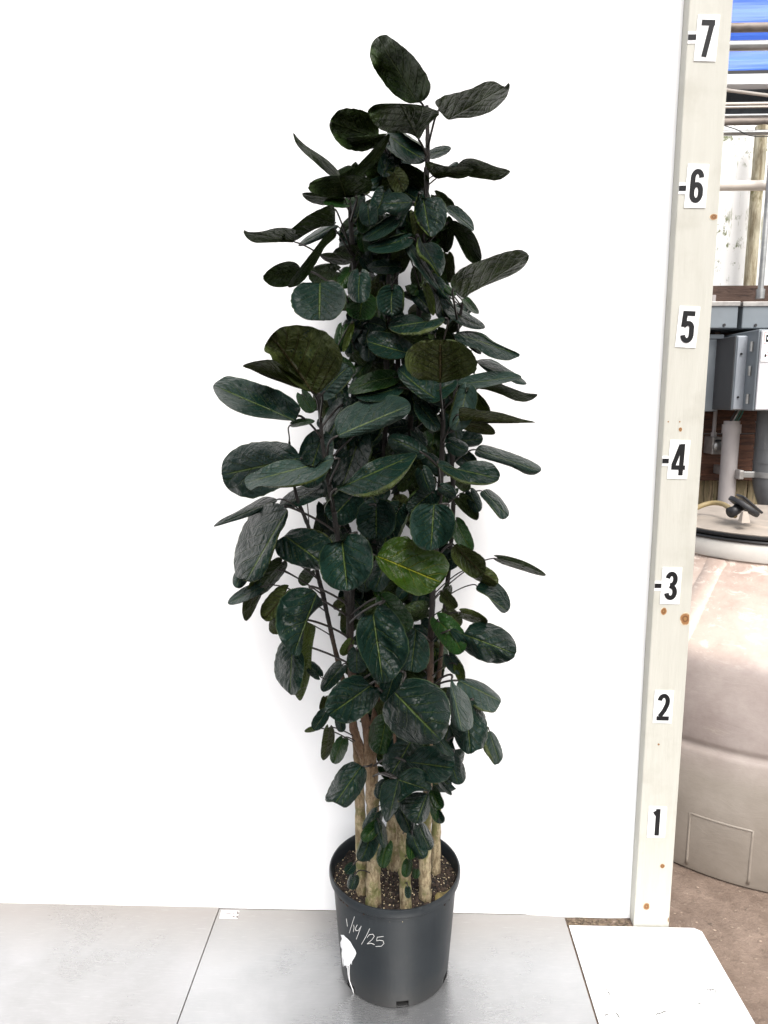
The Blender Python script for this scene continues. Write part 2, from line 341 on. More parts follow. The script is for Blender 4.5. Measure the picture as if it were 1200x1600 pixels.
for P in ([(944,1541),(950,1549),(958,1560)], [(941,1589),(949,1585),(953,1583)], [(958,1577),(966,1586),(972,1596)], [(1100,1549),(1108,1546),(1116,1546),(1121,1553)], [(1106,1545),(1112,1549),(1126,1554)], [(1020,1588),(1028,1584),(1040,1580),(1046,1578)], [(1058,1572),(1063,1573)], [(1090,1569),(1096,1568)], [(1068,1496),(1072,1497)], [(1078,1500),(1096,1503),(1118,1507)], [(921,1478),(924,1478)]):
    pts = []; ck = MB()
    for (a_, b_), (c_, d_) in zip(P, P[1:]):
        for k in range(5): t = k/5; pts.append(G(a_+(c_-a_)*t+random.uniform(-.7,.7), b_+(d_-b_)*t+random.uniform(-.7,.7), .0021))
    for i in range(len(pts)-1):
        a_, c_ = pts[i], pts[i+1]; n_ = Vector((-(c_-a_).y, (c_-a_).x, 0)).normalized()*max(.0005, .0017*abs(math.sin((i+.5)/(len(pts)-1)*math.pi)))*random.uniform(.5,1)
        if i == 0: prev = (a_, a_)
        cur = (c_-n_, c_+n_); ck.add([prev[0], cur[0], cur[1], prev[1]], [(0,1,2,3)]); prev = cur
    ck.build('paint_crack', mck, wbo)
# debris strip between backdrop and white board
random.seed(3); db = MB()
for i in range(170):
    x = random.uniform(-.215,-.05); y = random.uniform(wy+.001, .016); s = random.uniform(.0015,.005)
    bm = bmesh.new(); bmesh.ops.create_icosphere(bm, subdivisions=1, radius=s)
    db.add([(x+v.co.x*random.uniform(.7,1.6), y+v.co.y, -.004+abs(v.co.z)*.7) for v in bm.verts], [[v.index for v in f.verts] for f in bm.faces]); bm.free()
o = db.build('grit', simple('grit_brown', (.16,.12,.08), .95, var=.8, scale=90)); tag(o, 'strip of brown grit between backdrop and white floor board', 'grit', kind='stuff')
random.seed(31); db = MB()
for i in range(420):
    x = random.uniform(.06, .75); y = random.uniform(-.9, .22); s = random.choice([.0012,.0018,.0025,.004])
    if (x-.55)**2+(y-.67)**2 < .6**2 or x < .08+max(0, -(y+.06))*.14: continue
    bm = bmesh.new(); bmesh.ops.create_icosphere(bm, subdivisions=1, radius=s)
    db.add([(x+v.co.x*random.uniform(.7,1.8), y+v.co.y, -.005+abs(v.co.z)*.7) for v in bm.verts], [[v.index for v in f.verts] for f in bm.faces]); bm.free()
o = db.build('gravel', simple('gravel_pale', (.34,.26,.2), .9, var=.8, scale=40)); tag(o, 'loose grit scattered over the brown dirt ground', 'gravel', kind='stuff')

# ------------------------------------------------------------------ ruler post
rp = empty('ruler_post', (0,.007,-.004))
yF, BL, BR = -.012, -.0445, .0475
b = MB()
nz = 40; ztop = 2.45
for k in range(nz):
    pass
bm = bmesh.new(); bmesh.ops.create_cube(bm, size=1)
for v in bm.verts: v.co = Vector(((BL+BR)/2+v.co.x*(BR-BL), .007+v.co.y*.038, -.004+(v.co.z+.5)*(ztop+.004)))
bmesh.ops.bevel(bm, geom=bm.edges[:], offset=.0025, segments=2, profile=.5, affect='EDGES')
me = bpy.data.meshes.new('board'); bm.to_mesh(me); bm.free()
def child(o, root):
    o.parent = root; o.matrix_parent_inverse = root.matrix_world.inverted(); return o
child(link('board', me, M['cream']), rp)
tag(rp, 'tall cream painted height ruler post with foot numbers 1 to 7', 'ruler post')
def ribbon(mb, pts, wd, y, th=.0006, closed=False):
    P = [Vector((p[0], p[1])) for p in pts]; n = len(P); L = []
    for i in range(n):
        if closed: a, c = P[(i-1) % n], P[(i+1) % n]
        else: a, c = P[max(i-1,0)], P[min(i+1,n-1)]
        t1 = (P[i]-a); t2 = (c-P[i]); t1 = t1.normalized() if t1.length > 1e-9 else t2.normalized(); t2 = t2.normalized() if t2.length > 1e-9 else t1
        nrm = Vector((-(t1+t2).y, (t1+t2).x)).normalized(); k = 1/max(.5, nrm.dot(Vector((-t1.y, t1.x))))
        L.append((P[i]+nrm*wd/2*k, P[i]-nrm*wd/2*k))
    vs = []; fs = []
    for a, c in L: vs += [(a.x, y, a.y), (c.x, y, c.y), (a.x, y+th, a.y), (c.x, y+th, c.y)]
    m = n if closed else n-1
    for i in range(m):
        p, r = i*4, ((i+1) % n)*4
        fs += [(p, p+1, r+1, r), (p+2, r+2, r+3, p+3), (p, r, r+2, p+2), (p+1, p+3, r+3, r+1)]
    if not closed: fs += [(0, 2, 3, 1), (n*4-4, n*4-3, n*4-1, n*4-2)]
    mb.add(vs, fs)
def arc(cx, cy, rx, ry, a0, a1, n=10): return [(cx+rx*math.cos(R(a0+(a1-a0)*i/n)), cy+ry*math.sin(R(a0+(a1-a0)*i/n))) for i in range(n+1)]
# digits in a box x -.5..+.5 by z 0..2, stroke .42 : centre lines
DG = {'1': ([[(.05,0),(.05,2.0)], [(-.32,1.62),(.05,1.80)]], .40),
 '2': ([arc(0,1.42,.36,.37,175,-5,12)+[(.34,1.2),(.1,.75),(-.28,.32)], [(-.55,.19),(.56,.19)]], .38),
 '3': ([arc(0,1.44,.34,.37,170,-60,12)+[(.1,1.06),(-.1,1.03)], [(-.1,1.01)]+arc(0,.57,.36,.38,60,-170,12)], .38),
 '4': ([[(.25,0),(.25,2.0)], [(.12,1.95),(-.42,.62)], [(-.58,.50),(.58,.50)]], .36),
 '5': ([[(.50,1.81),(-.33,1.81)], [(-.30,1.95),(-.36,1.0)], [(-.36,1.05)]+arc(0,.9,.34,.32,120,20,5)+arc(0,.55,.35,.37,-5,-172,10)], .38),
 '6': ([arc(0,1.45,.34,.37,5,180,10)+arc(0,.55,.34,.37,180,360,10), [(.34,.45),(.34,.60)]+arc(0,.72,.34,.36,0,165,10)], .37),
 '7': ([[(-.52,1.81),(.52,1.81)], [(.30,1.80),(-.12,0)]], .38)}
ft = .3048
for k, (px, py) in {7:(1104,60), 6:(1088,291), 5:(1074,511), 4:(1060,718), 3:(1048,915), 2:(1036,1104), 1:(1026,1284)}.items():
    c = U(px, py, yF); ang = {7:2.0,6:1.5,5:3,4:1.5,3:1,2:.5,1:.3}[k]
    hw, hh = .0232, .0455 if k > 2 else .043
    if k == 1: hw = .0225
    pl = MB(); pl.box((-hw,-.0007,-hh), (hw,.0007,hh)); po = pl.build('number_plate', M['plate'])
    po.location = (c.x, yF-.0012, c.z); po.rotation_euler = (0, R(ang), 0); bpy.context.view_layer.update()
    child(po, rp)
    d = MB(); sc = .0368; st, wd = DG[str(k)]
    for s_ in st:
        ribbon(d, [(p[0]*.0272, (p[1]-1)*sc*1.0) for p in s_], wd*.0285, -.0016-.0004*st.index(s_))
    do = d.build('digit', M['black_ink']); do.parent = po
    if k in (7,6,4,3):
        ty = {7:58,6:294,4:720,3:915}[k]; tz = U(px, ty, yF).z
        t1 = MB(); t1.box((BL+.001, yF-.0012, tz-.0125), (c.x-hw-.0004, yF-.0002, tz+.0115)); tk = child(t1.build('tick_patch', M['plate']), rp)
        t2 = MB(); t2.box((BL+.0012, yF-.0020, tz-.0058), (c.x-hw+.0006, yF-.0011, tz+.0052)); t2.build('tick_mark', M['black_ink'], tk).matrix_parent_inverse = tk.matrix_world.inverted()
for (px, py, rx, rz) in [(1115,339,.010,.007),(1071,967,.014,.017),(1037,955,.008,.010),(1063,671,.0045,.0055),(1029,1163,.0028,.003),(1035,1353,.0065,.007),(1010,1416,.009,.011),(1045,1437,.0035,.008),(1044,659,.002,.002),(1062,659,.002,.002)]:
    c = U(px, py, yF); m = MB(); vs = [(c.x, yF-.0006, c.z)]; uv = [(0,0)]
    for r_ in (.5, 1):
        for i in range(20):
            a = 2*math.pi*i/20; x = min(c.x+rx*r_*math.cos(a), BR-.0023); vs.append((x, yF-.0006, c.z+rz*r_*math.sin(a))); uv.append((r_*math.cos(a), r_*math.sin(a)))
    m.add(vs, [(0, 1+(i+1) % 20, 1+i)[::-1] for i in range(20)]+[(1+i, 1+(i+1) % 20, 21+(i+1) % 20, 21+i)[::-1] for i in range(20)]); m.uv = uv
    child(m.build('knot', M['knot']), rp)

# ------------------------------------------------------------------ pot
PC = Vector((-.668, -.157, 0)); PH = .268
pot = empty('plant_pot', PC); tag(pot, 'dark grey nursery pot with white paint splash holding the plant', 'pot')
def pr(z): return .1295+(.149-.1295)*z/PH
HOLES = [U(627,1565,-.285), G(543,1543,.012), G(697,1527,.012)]
hang = [math.atan2(h.y-PC.y, h.x-PC.x) % (2*math.pi) for h in HOLES]; hang[0] = math.atan2(-.13, G(628,1568,.01).x-PC.x) % (2*math.pi)
SEG = 144
prof = [(pr(0)-.004,.000),(pr(0),.003),(pr(0)+.0002,.006),(pr(.020),.020),(pr(.023),.023)]+[(pr(z), z) for z in (.06,.1,.14,.18,.22)]+[(pr(.243),.243),(.1505,.2445),(.155,.249),(.1562,.256),(.1560,.264),(.1545,.2675),(.1515,.268),(.1495,.265),(.1475,.255),(.146,.24),(.1275,.026),(.1262,.006),(.001,.005)]
def skip(i, k):
    a = (k+.5)/SEG*2*math.pi
    near = min(abs((a-h+math.pi) % (2*math.pi)-math.pi) for h in hang)
    return near < R(6.5) and i in (1, 2, 20)
pb = MB(); pb.lathe(prof, (0,0,.0005), SEG, skip=skip); pb.build('body', M['pot'], pot, smooth=True, sharp=35)
dirtcore = MB(); dirtcore.lathe([(.001,.004),(.118,.004),(.118,.03),(.001,.03)], (0,0,0), 48)
dirtcore.build('root_ball', M['soil'], pot, smooth=True)
def pot_hit(px, py, off=.0006):
    d = ray(px, py).normalized(); t = .8
    for i in range(4000):
        p = CAM+d*t; r = math.hypot(p.x-PC.x, p.y-PC.y)
        if r < pr(p.z)+off and p.z < .25: return p
        t += .0004
    return p
# writing in chalk pen
T6 = lambda X, Y: (450+X/3.4286, 1280+Y/3.4286)
WR = [[(312,533),(315,550),(318,574)], [(356,522),(342,565),(328,610)], [(352,566),(354,580),(350,604)], [(371,566),(362,584),(364,598),(376,596),(388,580)], [(392,572),(382,600),(366,643)],
      [(438,586),(418,628),(394,670)], [(424,634),(436,618),(456,616),(462,628),(450,645),(424,668),(444,664),(464,672)],
      [(512,628),(478,632),(474,652),(492,648),(510,652),(514,666),(500,680),(470,682)]]
wm = MB()
for s_ in WR:
    pts = []
    for i in range(len(s_)-1):
        for k in range(4):
            t = k/4; pts.append((s_[i][0]*(1-t)+s_[i+1][0]*t, s_[i][1]*(1-t)+s_[i+1][1]*t))
    pts.append(s_[-1]); wm.tube([pot_hit(*T6(*p), .0002) for p in pts], .00055, 6)
child(wm.build('handwritten_date', M['chalk']), pot)
# paint splash: filled outline rows wrapped on the pot
OUT = [(284,620,300),(286,640,318),(285,660,336),(286,680,348),(288,700,357),(290,720,361),(293,740,358),(296,756,350),(300,772,338),(304,784,322)]
DR = [[(292,700),(290,735),(294,768),(296,790)],[(341,735),(340,765),(341,778)],[(298,745),(301,768),(303,782)],[(310,755),(311,780),(315,796)],[(330,755),(328,790),(327,830),(330,868),(339,892),(347,915),(352,934)],[(321,760),(320,790),(322,830),(326,860)]]
sm = MB(); vs = []; fs = []; W = 10
for (a, y, c) in OUT:
    for k in range(W+1): vs.append(pot_hit(*T6(a+(c-a)*k/W+random.uniform(-5,5)*(k in (0,W)), y+random.uniform(-3,3)*(k in (0,W))), .0011))
for i in range(len(OUT)-1):
    for k in range(W): a = i*(W+1)+k; fs.append((a, a+W+1, a+W+2, a+1))
sm.add(vs, fs)
for s_ in DR: sm.tube([pot_hit(*T6(*p), .0004) for p in s_], [.0011]*(len(s_)-1)+[.0007], 8)
child(sm.build('paint_splash', M['paint'], smooth=True), pot)
# soil
def soilz(x, y): return .236+.010*noise.noise(Vector((x*22, y*22, 3)))+.004*noise.noise(Vector((x*90, y*90, 5)))
so = MB(); vs = [(0,0,soilz(0,0))]; fs = []
for i in range(1, 29):
    for k in range(72):
        a = 2*math.pi*k/72; r = .1468*i/28; vs.append((r*math.cos(a), r*math.sin(a), soilz(r*math.cos(a), r*math.sin(a))))
for k in range(72): fs.append((0, 1+k, 1+(k+1) % 72))
for i in range(27):
    for k in range(72): a, c = 1+i*72+k, 1+i*72+(k+1) % 72; fs.append((a, a+72, c+72, c))
so.add(vs, fs); soil = so.build('soil', M['soil'], pot, smooth=True)
random.seed(8)
pe = MB(); ch = MB()
for i in range(1900):
    a = random.uniform(0, 6.283); r = .146*math.sqrt(random.random()); x, y = r*math.cos(a), r*math.sin(a)
    s = random.choice([.0008,.001,.0013,.0018]) if i < 1250 else random.uniform(.0022,.0062)
    t = pe if i < 1250 else ch
    bm = bmesh.new(); bmesh.ops.create_icosphere(bm, subdivisions=1, radius=s)
    q3 = [random.uniform(.6,1.3) for _ in range(3)]
    t.add([(x+v.co.x*q3[0]*random.uniform(.8,1.2), y+v.co.y*q3[1], soilz(x,y)+s*.3+v.co.z*q3[2]) for v in bm.verts], [[v.index for v in f.verts] for f in bm.faces]); bm.free()
tag(pe.build('perlite', M['perlite'], soil), kind='stuff'); tag(ch.build('bark_chips', M['bark_chip'], soil), kind='stuff')

# ------------------------------------------------------------------ plant
AY = PC.y
plant = empty('potted_plant', (PC.x, PC.y, .236)); tag(plant, 'tall bushy plant with round dark green leaves growing from the pot', 'plant')
STEMS = [ # points px,py,depth(cm); radii px
 ([(583,1402,-9),(583,1300,-9),(580,1200,-8),(572,1130,-7),(556,1080,-8),(547,1010,-9),(543,940,-10),(531,860,-12),(518,780,-13),(505,700,-13),(497,615,-13)], [12,11,11,8,6,5.5,5,4.5,4.5,3.5,3]),
 ([(565,1390,-6),(563,1290,-5),(560,1200,-4),(552,1130,-3),(535,1060,-3),(520,1000,-4),(505,930,-6),(497,900,-7),(484,830,-9),(462,770,-11),(452,690,-12)], [9,8.5,8,6,4.5,4,4,4,3.5,3,2]),
 ([(634,1412,-10),(632,1345,-9),(628,1300,-7),(618,1240,-5),(612,1150,-3),(604,1000,-1),(600,800,0),(603,600,0),(608,420,1),(612,330,1),(610,255,0)], [9.5,9.5,9,8,6,5,5,5,4,3.5,2.5]),
 ([(664,1396,-7),(664,1320,-7),(668,1240,-6),(671,1150,-5),(672,1050,-5),(676,930,-6),(688,760,-7),(692,640,-7),(688,560,-8)], [10,10,8,6,6,5.5,5,4,3]),
 ([(681,1356,2),(681,1230,2),(674,1110,2),(665,1000,2),(645,800,2),(642,640,2),(655,480,1),(664,350,0),(668,240,-1),(667,165,-1)], [8,7.5,6.5,6,5,5,4.5,4.5,4,2.5]),
 ([(616,1340,3),(610,1230,3),(598,1100,3),(588,900,3),(570,700,2),(557,500,0),(551,390,-1),(545,305,-2)], [11,10,8,6.5,5.5,5,4.5,3]),
 ([(584,1225,-8),(582,1160,-6),(590,1080,-3),(605,950,0),(618,800,3),(622,650,4),(620,480,5),(615,330,5)], [7,6.5,6,6,5.5,5,4,3]),
 ([(680,1120,0),(700,900,1),(708,800,0),(706,700,-2),(712,600,-3),(715,520,-3),(724,468,-4)], [4,4,4,4,3.5,3,2]),
 ([(572,1195,-7),(556,1150,-7),(551,1120,-6),(548,1000,-4),(555,850,-2)], [8,7.5,6.5,5,4]),
 ([(617,1160,-16),(618,1185,-15.5),(617,1215,-15),(612,1265,-13)], [2.2,2.4,2.4,2]),
]
def smooth_path(P, n=6):
    out = []
    for i in range(len(P)-1):
        p0, p1, p2, p3 = P[max(i-1,0)], P[i], P[i+1], P[min(i+2,len(P)-1)]
        for k in range(n):
            t = k/n; out.append(p1*(.5*(2-5*t*t+3*t**3))+p0*(.5*(-t+2*t*t-t**3))+p2*(.5*(t+4*t*t-3*t**3))+p3*(.5*(-t*t+t**3)))
    return out+[P[-1]]
SP = []
for P, rad in STEMS:
    pts = [U(a, b_, AY+c/100) for a, b_, c in P]
    if P[0][1] > 1330:
        pts[0].z = max(min(pts[0].z, .250), .225); 
    rr_ = [(r*.86)*(p-CAM).length/FF for r, p in zip(rad, pts)]
    sm_ = smooth_path(pts, 12); rs = []
    for i in range(len(sm_)):
        a = i/12; k = min(int(a), len(rr_)-2); rs.append(rr_[k]*(1-(a-k))+rr_[k+1]*(a-k))
    rs = [r*(1+.10*noise.noise(Vector((i*.9, len(SP), 0)))+(.10 if i % 9 == 0 else 0)) for i, r in enumerate(rs)]
    m = MB(); base = sm_[0]-(sm_[1]-sm_[0]).normalized()*.02; m.tube([base]+sm_, [rs[0]*1.05]+rs, 14)
    for qi, v_ in enumerate(m.v):
        v_ = Vector(v_); ri = min(qi//14, len(sm_)); cen = ([base]+sm_)[ri]; dv = v_-cen
        k_ = 1+.16*noise.noise(v_*55)+.10*noise.noise(v_*170); m.v[qi] = tuple(cen+dv*k_)
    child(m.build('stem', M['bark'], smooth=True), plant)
    SP.append(sm_)
random.seed(11)
# leaf list: base x,y, tip x,y, half-widths left/right of the midrib seen from base to tip, kind, depth cm
LV = """651 160 590 57 36 35 U 0|701 187 796 132 26 17 U -4|652 215 628 163 50 49 U -5|592 216 517 190 28 38 U -2|600 212 541 218 17 6 U -6|553 273 608 210 9 9 U -8
526 275 459 209 9 11 U -3|530 273 551 262 9 9 U -1|608 212 666 250 22 18 T -1|600 285 588 236 27 25 U 3|672 243 705 231 9 8 T 2|686 278 739 262 14 6 U -6|712 262 798 268 17 12 U 0|704 262 716 254 5 5 L 3
540 308 530 275 48 48 U -8|533 307 472 303 13 6 U -5|543 318 505 316 8 8 G -4|522 350 441 374 6 22 U -8|521 353 466 384 9 8 T -5|460 378 381 362 9 12 U -8|528 360 452 447 11 11 U -7
472 426 412 432 17 18 U -4|500 447 499 500 43 43 T -16|524 425 482 432 17 16 U -3|546 405 500 399 10 11 U -4|562 430 561 473 19 18 T -12|546 425 530 449 14 14 G -5|568 465 562 500 24 24 G -7|613 454 613 494 23 23 T -10|622 416 574 418 12 12 T -7
617 343 566 374 13 12 T -8|637 372 574 388 14 12 T -10|646 316 597 318 18 17 T -10|655 312 622 294 14 14 T -3|655 292 618 266 9 9 U 0|664 285 625 257 13 12 U 0|663 321 672 369 30 20 T -14|660 380 688 431 19 14 T -13|682 306 708 328 13 12 U -2|697 322 741 360 14 11 T -5|703 353 750 411 11 12 U -3|696 343 697 395 14 12 U 0|698 398 701 442 13 13 O -1|636 380 685 452 8 9 T -12|724 467 825 401 25 20 U -8|727 467 748 490 7 7 G -6|698 450 713 461 6 6 G -8|678 436 700 466 12 12 T -6|665 447 677 493 7 7 P -8|682 455 694 500 14 14 T -4|702 482 758 512 11 11 T -3
694 497 607 512 5 19 T -12|637 552 575 534 17 22 T -12|582 502 570 541 17 17 T -3|550 507 536 550 6 5 P -12|535 512 527 545 12 11 G -9|487 612 427 529 27 62 O -22|481 609 379 573 8 16 O -20|508 611 546 572 19 22 L -14|455 655 334 602 18 34 T -22|457 663 492 658 6 6 G -18|472 617 490 644 12 12 G -10|532 679 641 633 34 14 L -24|615 590 543 612 15 15 G -10|622 606 556 620 13 13 T -12
688 600 688 531 55 56 O -20|684 625 622 576 14 32 T -13|670 618 715 595 10 16 T -11|716 522 812 554 13 15 T -6|735 540 752 553 5 5 T -4|744 566 823 600 13 11 T -4|714 601 814 588 14 10 L -9|748 605 840 616 8 11 U -5|728 613 710 673 20 19 L -11|733 615 765 648 12 10 P -6|722 660 836 660 17 3 O -13|728 664 774 677 12 12 O -8|655 632 685 672 14 14 T -10|704 692 731 705 14 14 T -10|655 705 607 684 17 16 T -11|745 703 846 737 13 14 T -5
468 716 347 742 44 35 T -16|510 720 383 754 20 18 L -25|528 763 650 709 18 31 T -24|434 780 334 823 9 12 T -14|450 796 385 907 18 44 T -24|452 842 508 884 28 30 T -18|498 764 437 790 14 16 T -10|535 851 543 923 39 43 T -28|594 871 698 914 47 37 Y -30|678 793 673 860 36 36 T -25|707 731 779 748 20 22 T -17|588 792 588 842 31 31 T -14|551 775 515 812 27 26 T -10|622 798 600 855 25 25 T -6|674 770 640 802 21 21 T -7|660 736 673 769 14 14 T -11|690 762 712 776 10 10 T -10|752 764 795 808 11 12 T -5|735 770 748 800 11 12 T -8|717 778 746 812 13 11 U -6|713 815 738 860 13 15 G -8|708 850 757 900 22 22 O -10|740 890 778 912 14 14 O -6|779 873 853 899 7 9 U -3|744 921 795 956 13 8 T -7|700 918 690 942 8 8 U -4|603 876 585 924 18 18 T -12|485 893 470 914 10 12 U -6|406 918 356 943 11 12 L -18|388 885 368 918 13 13 L -16|414 896 384 970 11 14 O -14|440 880 402 930 15 15 U -14
495 928 459 1023 24 44 T -23|484 978 469 1095 14 19 P -20|457 1003 453 1086 22 26 T -16|498 1055 478 1035 10 10 T -12|534 1040 503 1080 13 14 T -14|446 927 412 968 17 18 O -18|432 966 429 991 12 12 O -16|538 938 521 951 7 7 O -10|541 950 535 982 8 8 O -8|548 1003 534 1024 7 9 P -10|558 1018 558 1052 18 18 T -15|583 961 598 1066 43 32 T -28|602 940 640 986 22 22 G -18|650 985 642 1049 24 24 T -16|578 1072 510 1120 35 32 T -24|617 1050 602 1098 17 17 T -18|624 1090 692 1160 50 44 T -30|680 1148 709 1181 8 10 T -27|722 990 806 1022 30 26 T -15|687 972 722 1020 19 20 G -10|721 957 762 972 9 10 O -9|693 925 713 950 9 9 O -10|698 954 720 978 11 11 O -8|702 1025 722 1052 12 12 L -8|714 1040 722 1068 8 8 P -10|717 1063 784 1096 19 19 L -12|704 1063 722 1143 17 18 L -23|728 1098 735 1176 27 24 T -17|764 1142 781 1192 14 14 L -12
602 1128 592 1178 22 22 G -13|642 1158 610 1212 26 28 T -16|634 1190 708 1200 27 26 T -20|702 1182 716 1226 16 16 T -16|688 1222 706 1242 5 5 T -14|563 1199 521 1259 24 23 T -20|623 1217 606 1286 12 26 T -24|622 1218 674 1236 22 20 T -23|668 1240 650 1287 22 24 T -20|602 1224 590 1248 12 12 T -14|625 1262 642 1302 14 14 T -17|588 1270 570 1300 13 12 T -16|588 1290 566 1314 12 11 G -18|592 1286 601 1325 9 10 T -18|578 1304 563 1346 16 15 T -17|605 1320 597 1356 12 11 G -16|655 1290 673 1328 12 12 T -19|645 1306 662 1342 15 14 T -19|641 1308 642 1343 10 10 G -17|676 1235 690 1264 10 10 G -14|673 1252 681 1284 8 8 G -13|681 1268 692 1286 8 8 T -12|638 1344 633 1371 8 8 G -16|637 1388 638 1404 5 5 T -16|551 1352 540 1364 8 8 T -17|554 1370 548 1390 9 9 T -17|650 1360 649 1373 6 6 G -13|508 1114 490 1140 11 11 T -10|494 1138 476 1143 5 4 P -9|514 1138 505 1188 10 10 O -11|536 1155 521 1193 12 11 G -11|530 1122 535 1144 8 8 T -9|508 1090 502 1110 6 6 O -8"""
LV += '|500 690 478 762 26 27 T -9|562 682 530 772 29 27 T -7|534 636 505 694 20 20 T -8|590 640 566 690 22 22 T -5|560 740 590 790 22 22 T -4|640 600 655 650 20 20 T -3|500 560 530 600 20 20 T -5|600 300 585 335 16 16 T -4|655 860 668 905 20 20 T -3'
LV = [[float(x) if j != 6 else x for j, x in enumerate(e.split())] for ln_ in LV.split('\n') for e in ln_.split('|')]
PX = .00145
